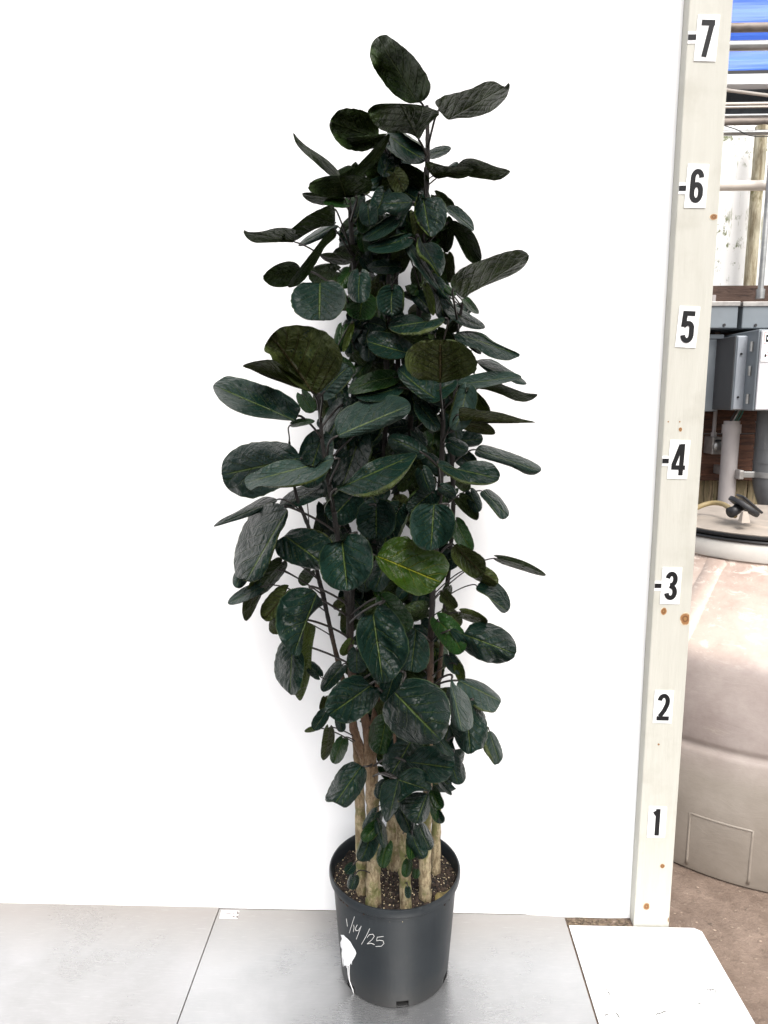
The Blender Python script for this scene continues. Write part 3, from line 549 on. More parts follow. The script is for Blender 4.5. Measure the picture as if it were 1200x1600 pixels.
OUTL = '651 160:651,160 640,161 625,154 610,141 597,124 585,106 579,90 579,75 584,63 593,56 603,55 613,61 627,72 644,87 657,104 668,122 672,138 668,151 658,159;701 187:701,187 690,177 682,165 682,158 696,150 712,146 737,139 755,130 768,127 780,131 788,136 795,130 796,139 789,155 772,171 755,179 735,184 715,185;652 215:655,218 648,213 635,208 612,207 597,203 585,192 577,178 579,168 590,163 610,162 640,163 665,167 686,177 676,188 664,202;592 216:592,205 584,188 576,178 560,172 540,170 528,174 518,184 515,195 518,207 525,218 538,230 555,235 573,235 585,225;526 275:530,274 527,266 512,251 495,239 478,228 466,217 458,208 462,223 474,238 490,252 510,270 520,276;686 278:683,279 672,270 665,258 670,253 690,259 710,261 725,260 740,264 736,272 727,277 712,279 700,276;712 262:714,262 722,251 735,248 752,252 775,261 797,267 788,277 775,282 760,280 735,276 728,272;540 308:538,308 520,306 500,304 485,298 484,288 495,280 515,275 545,275 570,276 580,285 578,298 560,305 548,308;522 350:521,352 524,338 521,322 508,324 480,338 460,354 448,363 440,372 447,376 460,377 478,366 500,355;460 378:460,378 448,372 452,366 463,361 450,357 430,357 410,362 390,363 381,360 384,370 397,379 420,379 445,378;528 360:520,357 505,372 495,385 482,402 465,424 450,447 460,448 473,440 487,422 500,400 508,385 525,370;472 426:471,425 465,413 452,409 435,413 420,422 411,433 418,443 430,448 448,447 462,438;500 447:500,447 508,440 525,441 537,452 540,470 532,488 518,500 499,500 480,499 464,490 456,475 457,458 468,444 485,441;724 467:725,466 714,458 705,447 706,437 716,425 735,414 760,405 785,396 808,391 822,394 826,402 820,415 805,427 780,438 755,448 735,458;703 353:700,353 708,345 720,350 737,362 748,383 752,405 742,412 730,404 722,390 712,370;697 322:698,323 712,321 725,330 738,345 740,360 728,356 712,342 700,332;663 321:664,322 672,310 685,308 695,318 698,335 694,352 684,364 674,370 664,362 652,348 647,330 650,312 657,303 660,315;660 380:661,381 672,378 685,383 694,398 695,415 688,432 680,425 670,412 655,402 650,388 655,370;646 316:645,318 638,306 625,301 607,303 597,318 602,330 620,337 635,333;637 552:637,552 628,560 608,562 590,557 577,545 574,528 582,518 602,519 622,524 638,533 647,543;694 497:695,496 690,507 672,520 650,525 625,523 608,513 609,503 622,495 640,491 655,495 665,502 680,498;487 612:488,612 476,608 462,600 448,588 438,575 425,560 424,554 413,548 417,535 428,520 442,511 465,509 490,513 512,523 527,542 534,562 530,580 517,596 505,608 494,616;481 609:486,612 465,606 440,597 415,588 392,577 379,572 395,566 425,563 445,575 470,595;455 655:455,657 460,658 469,642 466,632 452,620 432,609 405,600 380,592 355,588 342,594 333,602 336,614 350,630 370,642 395,650 425,654;532 679:533,684 527,676 523,662 528,648 545,635 570,625 600,618 622,619 637,626 642,637 634,650 612,662 588,672 560,680;688 600:688,598 676,594 655,593 641,583 634,568 637,550 650,537 665,531 690,532 708,531 725,540 738,553 744,570 738,583 720,591 700,596;716 522:710,524 718,519 735,517 755,521 770,533 790,543 812,554 803,560 790,563 765,557 745,545 728,540 715,532;744 566:745,565 755,561 770,562 790,574 812,588 823,600 808,600 795,594 780,588 760,580;714 601:714,598 730,588 755,582 780,580 805,583 815,590 800,595 775,601 750,606 725,604;748 605:748,607 760,600 775,598 795,605 820,614 840,617 825,627 805,626 785,617 765,610;722 660:722,664 717,650 720,637 745,641 780,645 815,655 837,660 815,661 780,661 750,661 730,661;745 703:744,712 745,700 755,695 775,700 800,708 830,720 846,732 838,741 822,741 800,730 775,722;468 716:467,735 469,716 460,700 445,692 420,690 395,692 370,700 352,715 346,732 350,755 365,770 390,778 410,774 430,765 455,755;510 720:521,714 520,724 508,740 490,752 465,760 435,762 405,760 392,766 383,757 384,745 398,738 430,722 460,718 478,726 490,730 500,722 512,712;528 763:526,762 540,755 555,740 575,724 600,714 625,710 650,708 645,722 632,742 612,762 588,774 560,776 540,770;434 780:433,782 425,777 410,777 390,788 365,802 345,812 334,823 360,816 395,805 420,792;450 796:450,803 448,795 435,787 415,788 397,798 382,820 372,845 366,870 368,898 380,906 395,909 408,903 418,888 428,860 436,835 445,820;452 842:447,836 455,828 475,825 500,830 517,843 522,860 515,880 500,890 475,886 450,878 433,865 431,848;535 851:535,850 542,837 555,834 570,840 580,858 582,882 576,900 562,915 545,923 525,921 508,908 501,890 500,868 507,853 520,847;594 871:585,868 593,870 597,853 612,842 635,839 650,850 668,858 688,864 700,878 701,890 692,907 675,924 655,930 635,923 612,906 595,888;678 793:678,794 670,788 655,789 643,803 641,825 648,848 660,858 673,860 690,854 705,840 711,820 708,802 697,790 685,788;707 731:714,732 728,722 748,720 768,724 780,738 778,750 762,757 740,757 720,754 700,742 686,730 685,720 698,722;708 850:712,850 722,852 738,860 755,872 759,885 755,897 740,903 722,890 708,875 705,860;752 764:755,766 765,765 782,778 795,798 793,808 782,811 772,800 760,785 750,773;744 921:744,921 752,908 765,906 782,914 795,933 797,950 787,958 775,948 762,932;495 928:497,930 503,940 505,945 495,952 482,967 475,985 473,1005 468,1023 455,1022 443,1008 433,985 432,960 438,938 450,925 465,918 485,920;484 978:493,980 485,975 475,970 472,985 470,1010 462,1022 455,1040 455,1070 468,1095 478,1078 485,1050 487,1020 491,995;457 1003:440,1003 430,1030 430,1055 440,1072 458,1086 470,1070 475,1030 460,1005;583 961:583,962 570,961 560,972 557,995 563,1020 575,1043 585,1062 598,1067 612,1063 625,1047 636,1028 638,1008 632,985 620,962 605,948 593,945 585,955;650 985:632,985 650,984 665,997 671,1015 668,1038 655,1050 638,1048 626,1040;578 1072:578,1072 590,1075 592,1088 585,1103 572,1115 556,1126 538,1130 520,1122 508,1108 512,1090 525,1070 545,1058 565,1056;624 1090:624,1090 613,1089 602,1096 598,1112 604,1130 617,1147 635,1158 660,1163 685,1160 697,1145 703,1120 702,1100 692,1080 672,1066 652,1060 633,1062 625,1075;722 990:727,992 730,980 745,972 765,974 785,982 800,995 807,1012 802,1028 785,1036 762,1035 740,1026 722,1012 708,995 703,985 712,982;717 1063:716,1064 730,1060 752,1066 770,1078 783,1093 776,1108 770,1113 750,1110 732,1098 715,1085;704 1063:705,1062 711,1070 722,1078 733,1092 738,1115 738,1135 725,1143 712,1138 706,1125 703,1100;728 1098:735,1095 748,1103 758,1120 762,1145 755,1168 745,1172 732,1178 718,1168 710,1150 704,1130 710,1110;764 1142:765,1142 775,1150 784,1170 785,1186 774,1195 765,1185 755,1170 757,1155;634 1190:634,1190 645,1178 655,1168 680,1165 700,1168 710,1185 708,1205 695,1220 672,1223 655,1212;702 1182:706,1178 718,1185 726,1200 727,1218 718,1226 706,1222 700,1205;563 1199:562,1199 553,1190 535,1198 520,1220 508,1250 525,1253 540,1262 558,1245 570,1225 573,1208 568,1198;623 1217:622,1218 612,1216 600,1222 594,1240 595,1262 603,1284 615,1272 624,1258 620,1250 626,1235;622 1218:622,1218 632,1205 650,1200 668,1210 674,1228 672,1236 650,1236 635,1245 624,1252 618,1240;668 1240:668,1240 650,1238 633,1245 622,1256 630,1270 645,1285 662,1285 671,1270 672,1250'
OUTL = {tuple(map(int, e.split(':')[0].split())): [tuple(map(float, p.split(','))) for p in e.split(':')[1].split()] for e in OUTL.split(';')}
FOLD = {(528,763):(1,0.24,'O'), (707,731):(1,0.22,'O'), (450,796):(-1,0.36,'O'), (694,497):(-1,0.45,'O'), (510,720):(-1,0.15,'O'), (663,321):(1,0.45,'P'), (660,380):(1,0.45,'P'), (637,552):(-1,0.11,'O'), (717,1063):(1,0.15,'O'), (752,764):(1,0.30,'O'), (764,1142):(1,0.42,'O'), (452,842):(-1,0.12,'O'), (716,522):(-1,0.30,'L')}
def leafgeo(L, seed, res, grad=None):
    bx, by, tx, ty, wl, wr, kind, dp = L
    rnd = random.Random(seed); Y0 = AY+dp/100
    dx, dy = tx-bx, ty-by; Ln = math.hypot(dx, dy); ax, ay = dx/Ln, dy/Ln; lx, ly = ay, -ax       # left of travel (y down)
    ux_top = kind in 'TLGY'
    W = wl+wr; sgn = 1 if ux_top else -1
    if min(W, Ln)/max(W, Ln) < .62:
        if W < Ln: gx, gy, rt_ = lx, ly, W/(.88*Ln)
        else: gx, gy, rt_ = ax, ay, Ln/(1.12*W)
        if gy > 0: gx, gy = -gx, -gy
        if abs(gy) < .25: gx, gy = gx*.8, -.6
        mag = min(1.7, math.sqrt(max(0, 1/rt_**2-1)))
    else:
        a = rnd.gauss(0, .5); gx, gy = math.sin(a), -math.cos(a); mag = rnd.uniform(.35, .75)
    gx *= mag*sgn*PX; gy *= mag*sgn*PX
    thin = min(W, Ln)/max(W, Ln) < .55; pk = rnd.uniform(.7, .9); ptf = rnd.uniform(.05, .25)
    nu, nv = res; cord = .25 if min(W, Ln)/max(W, Ln) > .6 else .13
    crl = rnd.uniform(.10, .20) if (rnd.random() < .55 and W > 17) else 0; cs = 1 if ly > 0 else -1
    if rnd.random() < .25: cs = -cs
    scal = rnd.uniform(.012, .03); tw = rnd.uniform(-.35, .35)*sgn
    bow = rnd.uniform(-.06, .06)*Ln; cup = rnd.choice([-.5,-.3,.35,.55,.7])*rnd.uniform(.6,1.2)*sgn; tipc = rnd.uniform(.0, .35)*sgn
    ph = rnd.uniform(0, 9); nvn = 7
    V = [[], []]; UVs = []
    poly = OUTL.get((int(bx), int(by))) if bx == int(bx) else None
    if poly:
        crl = 0; bow = 0; n_ = len(poly); pl_ = []
        for q_ in range(n_):                                    # round the traced corners off
            p0, p1, p2, p3 = [Vector(poly[(q_+k) % n_]) for k in (-1, 0, 1, 2)]
            for k in range(5):
                t = k/5; pl_.append(p1*(.5*(2-5*t*t+3*t**3))+p0*(.5*(-t+2*t*t-t**3))+p2*(.5*(t+4*t*t-3*t**3))+p3*(.5*(-t*t+t**3)))
        pa = [((p.x-bx)*ax+(p.y-by)*ay, (p.x-bx)*lx+(p.y-by)*ly) for p in pl_]; amin = min(p[0] for p in pa); amax = max(p[0] for p in pa)
    for i in range(nu+1):
        u = i/nu; uu = .5-.5*math.cos(math.pi*u)
        w_ = max(0, 1-abs(2*(uu**.9)-1)**2.6)**.5
        if thin: w_ = (max(0, 1-abs(2*(uu**pk)-1)**2.3)**.54)*(1-ptf*uu*uu)

        if poly:
            A_ = amin+(amax-amin)*min(.997, max(.003, uu)); cr = []
            for q_ in range(len(pa)):
                (a1, l1), (a2, l2) = pa[q_-1], pa[q_]
                if (a1-A_)*(a2-A_) <= 0 and a1 != a2: cr.append(l1+(l2-l1)*(A_-a1)/(a2-a1))
            lo, hi = min(cr), max(cr); cm = min(max(0, lo), hi); w_ = min(1, (hi-lo)/max(1, W))
        for j in range(nv+1):
            v = -1+2*j/nv; hw_ = wl if v < 0 else wr; s = -v*0+v
            edge = 1+.035*noise.noise(Vector((uu*9+ph, v*2, ph)))*abs(v)**3+scal*math.sin(uu*36+ph)*abs(v)**6
            curlY = 0; vl = v
            if crl and v*cs < -(1-crl*(.4+1.1*math.sin(math.pi*uu))) :
                c_ = crl*(.4+1.1*math.sin(math.pi*uu)); th = (abs(v)-(1-c_))/c_*3.3; r_ = c_/3.3*1.5
                vl = -cs*((1-c_)+r_*math.sin(th)); curlY = -sgn*r_*(1-math.cos(th))*hw_*w_*PX*1.4
                if sgn > 0 : curlY = -abs(curlY)
            lat = -vl*(hw_)*w_*edge
            al = uu*Ln - cord*Ln*(abs(v)**1.7)*(1-uu)**2*(1 if uu > .001 else .0)
            bw_ = bow*math.sin(math.pi*uu)
            if poly:
                e_ = 1+(.02*noise.noise(Vector((uu*16+ph, v*2, ph)))+.030*abs(math.sin(uu*22+ph)))*abs(v)**3
                vl = v; fo = FOLD.get((int(bx), int(by)))
                if fo and v*fo[0] > .8:
                    f_ = (abs(v)-.8)/.2; rel = math.sin(math.pi*min(1, max(0, uu*1.08-.04)))**.6
                    vl = fo[0]*(1-fo[1]*rel*(1-math.cos(f_*math.pi/2))*1.0); curlY = -(.002+.010*math.sin(f_*1.9)*rel)
                elif fo and v*fo[0] > 0: vl = v/.8; curlY = 0
                else: curlY = 0
                lat = (cm+(hi-cm)*-vl if v < 0 else cm+(lo-cm)*vl)*e_; al = A_; bw_ = 0
            px = bx+ax*al+lx*(lat+bw_); py = by+ay*al+ly*(lat+bw_)
            Y = Y0+(px-bx)*gx+(py-by)*gy
            vv = v*w_
            if kind in 'UO' and W > 24: Y += .0035*math.sin(uu*44+2*math.sin(v*3+ph))*max(0, (uu-.5)/.5)*(.3+abs(v))
            Y += curlY + tw*(W/2*PX)*vv*(uu-.4)
            Y += cup*(W/2*PX)*vv*vv*1.7 + tipc*Ln*PX*(uu-.45)**2*1.2
            bl = uu-.36*abs(v)
            Y -= sgn*(.0052 if W > 40 else .0025)*abs(math.sin(math.pi*(bl*nvn+.3)))*min(1, abs(v)*4)*(1-abs(v)**4)*min(1, w_*1.2)
            Y += .027*min(1, W/60)*noise.noise(Vector((px*.03, py*.03, ph)))*(.35+abs(v))
            Y += .004*min(1, W/60)*noise.noise(Vector((px*.085, py*.085, ph+4)))
            P_ = U(px, py, min(Y, .012)); V[0].append(P_); UVs.append((uu, .5+v/2))
    fs = []; n1 = nv+1
    for i in range(nu):
        for j in range(nv):
            a = i*n1+j; fs.append((a, a+1, a+n1+1, a+n1))
    mi = (nu//2)*n1+nv//2; nm = (V[0][mi+1]-V[0][mi-1]).cross(V[0][mi+n1]-V[0][mi-n1]); NS = 1 if nm.dot(CAM-V[0][mi]) > 0 else -1
    for i in range(nu+1):
        for j in range(nv+1):
            i0, i1, j0, j1 = max(i-1, 0), min(i+1, nu), max(j-1, 0), min(j+1, nv)
            if i in (0, nu): i0, i1 = (0, 2) if i == 0 else (nu-2, nu); j0, j1 = 0, nv; 
            if i == 0: a_ = V[0][1*n1+nv]-V[0][1*n1]; b_ = V[0][n1*2+nv//2]-V[0][nv//2]
            elif i == nu: a_ = V[0][(nu-1)*n1+nv]-V[0][(nu-1)*n1]; b_ = V[0][nu*n1+nv//2]-V[0][(nu-2)*n1+nv//2]
            else: a_ = V[0][i*n1+j1]-V[0][i*n1+j0]; b_ = V[0][i1*n1+j]-V[0][i0*n1+j]
            nn_ = a_.cross(b_).normalized()
            V[1].append(V[0][i*n1+j]-nn_*.0007*NS)
    N = len(V[0]); back = [tuple(x+N for x in f)[::-1] for f in fs]
    return V[0]+V[1], fs, back, UVs+UVs, kind, (gx, gy)
def petpath(B, axdir, seed):
    best = None
    for sp_ in SP[:9]:
        for p in sp_:
            d = B-p; h = math.hypot(d.x, d.y); want = .45*h+.01
            cost = d.length+1.2*max(0, want-(B.z-p.z))+(0 if p.z > .28 else .05)
            if best is None or cost < best[0]: best = (cost, p)
    A = best[1]; d = (B-A)
    c1 = A+Vector((d.x*.35, d.y*.35, max(d.z*.55, d.length*.25))); c2 = B-axdir*d.length*.22
    return [A*(1-t)**3+c1*3*t*(1-t)**2+c2*3*t*t*(1-t)+B*t**3 for t in [i/10 for i in range(11)]]
def addleaf(mb, L, seed, res, slot0):
    vs, fs, back, uv, kind, g = leafgeo(L, seed, res)
    n = len(mb.v); mb.add(vs, fs, slot0[0]); mb.m += [slot0[1]]*len(back); mb.f += [tuple(i+n for i in f) for f in back]; mb.uv += uv
    return vs
order = sorted(range(len(LV)), key=lambda i: -(LV[i][4]+LV[i][5])*math.hypot(LV[i][2]-LV[i][0], LV[i][3]-LV[i][1]))
big = set(order[:98])
KEYS = ['T', 'L', 'G', 'Y', 'U', 'O', 'P']
rest = MB()
def petiole(mb, L, vs, res, seed, r):
    B = vs[res[1]//2]; axd = (vs[(res[1]+1)*2+res[1]//2]-B).normalized()
    pts = petpath(B, axd, seed); mb.tube(pts, [r*1.25]+[r]*9+[r*.8], 7)
for i, L in enumerate(LV):
    k = L[6]; front = M[k]; bk = M[BACK[k]] if k in BACK else M['G' if k == 'P' else 'T']
    if (int(L[0]), int(L[1])) in FOLD: bk = M[FOLD[(int(L[0]), int(L[1]))][2]]
    if i in big:
        res = (34, 30) if (L[4]+L[5]) > 40 else (22, 18)
        m = MB(); vs = addleaf(m, L, i, res, (0, 1))
        o = child(m.build('leaf', [front, bk], smooth=True), plant)
        if k == 'Y': o['label'] = 'bright yellow green leaf with yellow veins'
        elif k == 'O' and i < 70 and L[4]+L[5] > 80: o['label'] = 'large leaf showing its olive brown underside'
        pm = MB(); petiole(pm, L, vs, res, i, .0023 if L[4]+L[5] > 30 else .0017)
        p = pm.build('petiole', M['petiole'], smooth=True); p.parent = o; p.matrix_parent_inverse = (o.matrix_parent_inverse).inverted() if False else p.matrix_parent_inverse
        p.matrix_parent_inverse = plant.matrix_world.inverted().inverted() @ Matrix.Identity(4) @ (Matrix.Identity(4))
        bpy.context.view_layer.update(); p.matrix_parent_inverse = o.matrix_world.inverted()
    else:
        res = (14, 14); ki = KEYS.index(k); bi = KEYS.index(BACK[k]) if k in BACK else (2 if k == 'P' else 0)
        vs = addleaf(rest, L, i, res, (ki, bi)); n = len(rest.v)
        pm = MB(); petiole(pm, L, vs, res, i, .0014); rest.v += pm.v; rest.f += [tuple(a+n for a in f) for f in pm.f]; rest.m += [7]*len(pm.f); rest.uv += [(0,0)]*len(pm.v)
# inner leaves of the crown
ENV = [(250,600,25),(290,600,52),(340,615,68),(400,612,75),(450,620,80),(500,630,85),(550,630,98),(600,615,115),(650,615,118),(700,610,125),(760,605,125),(820,600,110),(860,600,100),(900,610,85),(950,615,72),(1000,620,68),(1060,620,62),(1120,635,58),(1180,650,56),(1230,655,45)]
rnd = random.Random(5); cnt = 0
while cnt < 470:
    y = rnd.uniform(250, 1230)
    for a, c in zip(ENV, ENV[1:]):
        if a[0] <= y <= c[0]: t = (y-a[0])/(c[0]-a[0]); xc = a[1]*(1-t)+c[1]*t; hw_ = a[2]*(1-t)+c[2]*t
    x = xc+rnd.uniform(-1, 1)*hw_
    dep = rnd.uniform(-6, 9) if abs(x-xc) < hw_*.7 else rnd.uniform(-2, 8)
    ln_ = rnd.uniform(24, 46); a = rnd.gauss(math.pi/2, .8) if rnd.random() < .7 else rnd.uniform(0, 6.28)
    k = rnd.choices(['T','U','G','O'], [6,3,1.2,.8])[0]; wd = ln_*rnd.uniform(.3,.46)
    L = [x-math.cos(a)*ln_/2, y-math.sin(a)*ln_/2, x+math.cos(a)*ln_/2, y+math.sin(a)*ln_/2, wd, wd, k, dep]
    ki = KEYS.index(k); bi = KEYS.index(BACK[k]) if k in BACK else 0
    vs = addleaf(rest, L, 1000+cnt, (8, 6), (ki, bi)); n = len(rest.v)
    if cnt % 2 == 0:
        pm = MB(); petiole(pm, L, vs, (8, 6), cnt, .0013); rest.v += pm.v; rest.f += [tuple(q_+n for q_ in f) for f in pm.f]; rest.m += [7]*len(pm.f); rest.uv += [(0,0)]*len(pm.v)
    cnt += 1
o = child(rest.build('small_leaves', [M[k] for k in KEYS]+[M['petiole']], smooth=True), plant); tag(o, kind='stuff')
# fallen dry leaf on the soil
m = MB(); L = [684,1402,712,1378,9,10,'P',0]; dl = MB()
pts = []; nu, nv = 10, 8; c0 = Vector((-.553,-.235)); 
for i in range(nu+1):
    u = i/nu; w_ = (max(0, 1-abs(2*u-1)**2.2))**.6
    for j in range(nv+1):
        v = -1+2*j/nv; x = c0.x+(u-.5)*.045; y = c0.y+(u-.5)*.03+v*.015*w_; dl.v.append((x, y, .247+.007*math.sin(u*5+v*2)+.006*v*v))
for i in range(nu):
    for j in range(nv): a = i*(nv+1)+j; dl.f.append((a, a+nv+1, a+nv+2, a+1)); dl.m.append(0)
o = dl.build('dry_leaf', simple('dry_leaf', (.13,.10,.03), .7, var=.5, scale=70), smooth=True); tag(o, 'curled yellow brown dead leaf lying on the potting soil', 'dead leaf')
# sticker on the aluminium sheet
c = [G(346,1423), G(374,1423.5), G(371,1436), G(343,1435.5)]
m = MB(); m.add([(p.x, p.y, .0004) for p in c]+[(p.x, p.y, .0009) for p in c], [(3,2,1,0),(4,5,6,7)[::-1],(0,1,5,4),(1,2,6,5),(2,3,7,6),(3,0,4,7)])
st = empty('sticker', (c[0].x, c[0].y, .0004)); child(m.build('paper', M['sticker']), st)
m = MB()
for (a, b_, d_, e) in [(351,1426.6,361,1428.2),(363,1426.6,367,1428.2),(355,1429,368,1429.6),(363,1431.5,367,1434),(369.5,1424.5,373,1429),(369,1431,372,1435)]:
    p = [G(a,b_), G(d_,b_), G(d_,e), G(a,e)]; m.add([(q_.x, q_.y, .0013) for q_ in p], [(3,2,1,0)])
child(m.build('print', M['smudge']), st); tag(st, 'small white printed sticker stuck beside the aluminium sheet seam', 'sticker')

# ------------------------------------------------------------------ water tank
TC = (.55, .67, -.005); tank = empty('water_tank', TC); tag(tank, 'big round beige plastic water tank beside the ruler post', 'water tank')
prof = [(.555,0),(.572,.006),(.578,.03),(.580,.20),(.582,.37),(.578,.382),(.572,.389),(.572,.400),(.578,.407),(.583,.42),(.585,.55),(.584,.61),(.582,.632),(.576,.650),(.567,.664),(.555,.677),(.54,.690),(.45,.775),(.36,.857),(.318,.885),(.310,.893)]
m = MB(); m.lathe(prof, (0,0,0), 128)
# moulded panel recesses are pushed in, ribs stand out on the cone
vs = []
for v in m.v:
    x, y, z = v; a = math.degrees(math.atan2(y, x)) % 360; r = math.hypot(x, y)
    vs.append(v)
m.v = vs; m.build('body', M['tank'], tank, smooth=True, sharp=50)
# moulded frame on the lower wall
def tz(px, py, rad=.581):
    d = ray(px, py).normalized(); t = .8
    while t < 4:
        p = CAM+d*t
        if math.hypot(p.x-TC[0], p.y-TC[1]) < rad: return p
        t += .001
    return p
P0, P1 = tz(1078,1268), tz(1176,1302)
a0 = math.degrees(math.atan2(P0.y-TC[1], P0.x-TC[0])); a1 = math.degrees(math.atan2(P1.y-TC[1], P1.x-TC[0]))
zt = (P0.z+P1.z)/2+.005; m = MB()
def onring(a, z, r): return (r*math.cos(R(a)), r*math.sin(R(a)), z)
N_ = 24
path = [onring(a0, .02+(zt-.02)*i/8, .5765) for i in range(8)]+[onring(a0+(a1-a0)*i/N_, zt, .5775) for i in range(N_+1)]+[onring(a1, zt-(zt-.02)*i/8, .5765) for i in range(1, 9)]
m.tube(path, .0045, 8); m.build('moulded_frame', M['tank'], tank, smooth=True)
# radial ribs on the cone, wide and low
for aa in (-78, -18, 222, 162, 42, 102):
    m = MB(); vs = []; 
    for i in range(9):
        t = i/8; r = .335+(.552-.335)*t; z = .872+(.686-.872)*t
        for s_ in (-1,-.7,.7,1):
            an = R(aa)+s_*.035/r; vs.append((r*math.cos(an), r*math.sin(an), z+(.013 if abs(s_) < 1 else -.004)))
    m.add(vs, [(i*4+k, (i+1)*4+k, (i+1)*4+k+1, i*4+k+1) for i in range(8) for k in range(3)]); m.build('cone_rib', M['tank'], tank, smooth=True)
m = MB(); m.lathe([(.300,.885),(.326,.888),(.330,.894),(.330,.938),(.326,.944),(.30,.946)], (0,0,0), 128); m.build('neck', M['tank_neck'], tank, smooth=True, sharp=40)
m = MB(); m.lathe([(.30,.944),(.3325,.944),(.335,.9485),(.3325,.953),(.318,.954),(.318,.957),(.331,.958),(.3325,.963),(.331,.967),(.30,.968)], (0,0,0), 128); m.build('gasket_ring', M['rubber'], tank, smooth=True, sharp=40)
m = MB(); m.lathe([(.322,.962),(.324,.970),(.318,.974),(.26,.980),(.12,.984),(.001,.985)], (0,0,0), 96); m.build('lid', M['tank_lid'], tank, smooth=True, sharp=40)
ZL = .975
# yellow hose lying across the lid
P = [U(1070,808,.62), U(1092,792,.66), U(1112,786,.66), U(1130,788,.62), U(1142,797,.56), U(1148,806,.50)]
for p in P: p.z = max(p.z, ZL+.012)
m = MB(); m.tube(smooth_path(P), .008, 12); o = m.build('yellow_hose', M['hose'], smooth=True); tag(o, 'dull yellow rubber hose arching over the tank lid', 'hose')
# black cap with handle leaning on the lid
cp = empty('vent_cap', U(1160,800,.50)); tag(cp, 'black plastic vent cap tipped over on the tank lid', 'cap')
m = MB(); pc = U(1163,792,.50); dr = Vector((.75,.15,-.62)).normalized()
a = U(1141,777,.50); c = U(1184,806,.47); m2 = MB(); m2.tube([a, a.lerp(c,.5), c], [.016,.017,.016], 4); 
def slab(a, c, h, th, mat, name, root):
    ax = (c-a); L_ = ax.length; ax.normalize(); n_ = ax.cross(Vector((0,1,0))).normalized()
    m = MB(); bm = bmesh.new(); bmesh.ops.create_cube(bm, size=1)
    for v in bm.verts: v.co = (a+c)/2+ax*v.co.x*L_+n_*v.co.z*th+Vector((0,1,0))*v.co.y*h
    bmesh.ops.bevel(bm, geom=bm.edges[:], offset=min(th,h)*.3, segments=3, profile=.5, affect='EDGES')
    m.add([v.co for v in bm.verts], [[v.index for v in f.verts] for f in bm.faces]); bm.free()
    return child(m.build(name, mat, smooth=True, sharp=50), root)
m = MB(); ax = (c-a).normalized(); n_ = Vector((0,1,0)).cross(ax).normalized()
ctr = (a+c)/2; vs = []; fs = []; NN = 28; rr_ = (c-a).length/2
for t_, rs_ in ((-.007,.95),(-.004,1),(.004,1),(.007,.95)):
    for k in range(NN):
        an = 2*math.pi*k/NN; vs.append(ctr+ax*rr_*rs_*math.cos(an)+Vector((0,1,0))*rr_*.8*rs_*math.sin(an)+n_*t_)
for i in range(3):
    for k in range(NN): fs.append((i*NN+k, i*NN+(k+1) % NN, (i+1)*NN+(k+1) % NN, (i+1)*NN+k))
fs += [tuple(range(NN))[::-1], tuple(3*NN+k for k in range(NN))]; m.add(vs, fs); child(m.build('disc', M['black'], smooth=True, sharp=40), cp)
slab(U(1156,774,.52), U(1186,800,.52), .05, .007, M['black'], 'flange', cp)
m = MB(); m.tube([U(1160,787,.5), U(1150,797,.49), U(1141,801,.48)], [.016,.015,.017], 16); child(m.build('spout', M['black'], smooth=True), cp)
m = MB(); q0 = U(1163,812,.44); m.add([(q0.x-.013,q0.y-.012,q0.z-.008),(q0.x+.013,q0.y-.012,q0.z-.008),(q0.x+.013,q0.y+.014,q0.z-.008),(q0.x-.013,q0.y+.014,q0.z-.008),(q0.x-.006,q0.y-.002,q0.z+.024),(q0.x+.007,q0.y-.002,q0.z+.024),(q0.x+.007,q0.y+.010,q0.z+.024),(q0.x-.006,q0.y+.010,q0.z+.024)],
   [(0,3,2,1),(4,5,6,7),(0,1,5,4),(1,2,6,5),(2,3,7,6),(3,0,4,7)]); child(m.build('lid_lug', M['tank_lid']), tank)

# ------------------------------------------------------------------ electrical wall behind
YB = 1.45
x0 = U(1040,600,YB).x; x1 = x0+2.0
ztop_, zmid, zbot = U(1150,446,YB).z, U(1150,752,YB).z, -.006
m = empty('plank_wall', ((x0+x1)/2, YB, 0)); tag(m, 'dark brown stained plank wall carrying the electrical boxes', 'plank wall')
hts = [zmid, zmid+.205, zmid+.41, zmid+.62, ztop_]
for i in range(4):
    b = MB(); b.box((x0, YB, hts[i]+.003), (x1, YB+.04, hts[i+1]), bev=.003); child(b.build('plank', M['plank_top'] if i == 3 else M['plank']), m)
f = empty('board_fence', ((x0+x1)/2, YB+.06, 0)); tag(f, 'mossy upright board fence below the dark plank wall', 'fence')
random.seed(4); xx = x0
while xx < x1:
    wd = random.uniform(.13,.16); b = MB(); b.box((xx, YB+.05+random.uniform(0,.006), zbot), (xx+wd-.006, YB+.075, zmid+.05), bev=.003); child(b.build('fence_board', M['fence']), f); xx += wd
def boxpx(name, px0, py0, px1, py1, Yf, dep, mat, root=None, bev=.004):
    a = U(px0, (py0+py1)/2, Yf); c = U(px1, (py0+py1)/2, Yf); zt_ = U((px0+px1)/2, py0, Yf).z; zb_ = U((px0+px1)/2, py1, Yf).z
    b = MB(); b.box((a.x, Yf, zb_), (c.x, Yf+dep, zt_), bev=bev); o = b.build(name, mat)
    if root: child(o, root)
    return o, (a.x, c.x, zb_, zt_)
def screw(x, y, z, root, r=.005):
    m = MB(); m.tube([(x, y+.002, z), (x, y-.004, z)], r, 10); child(m.build('screw', M['black'], smooth=True, sharp=40), root)
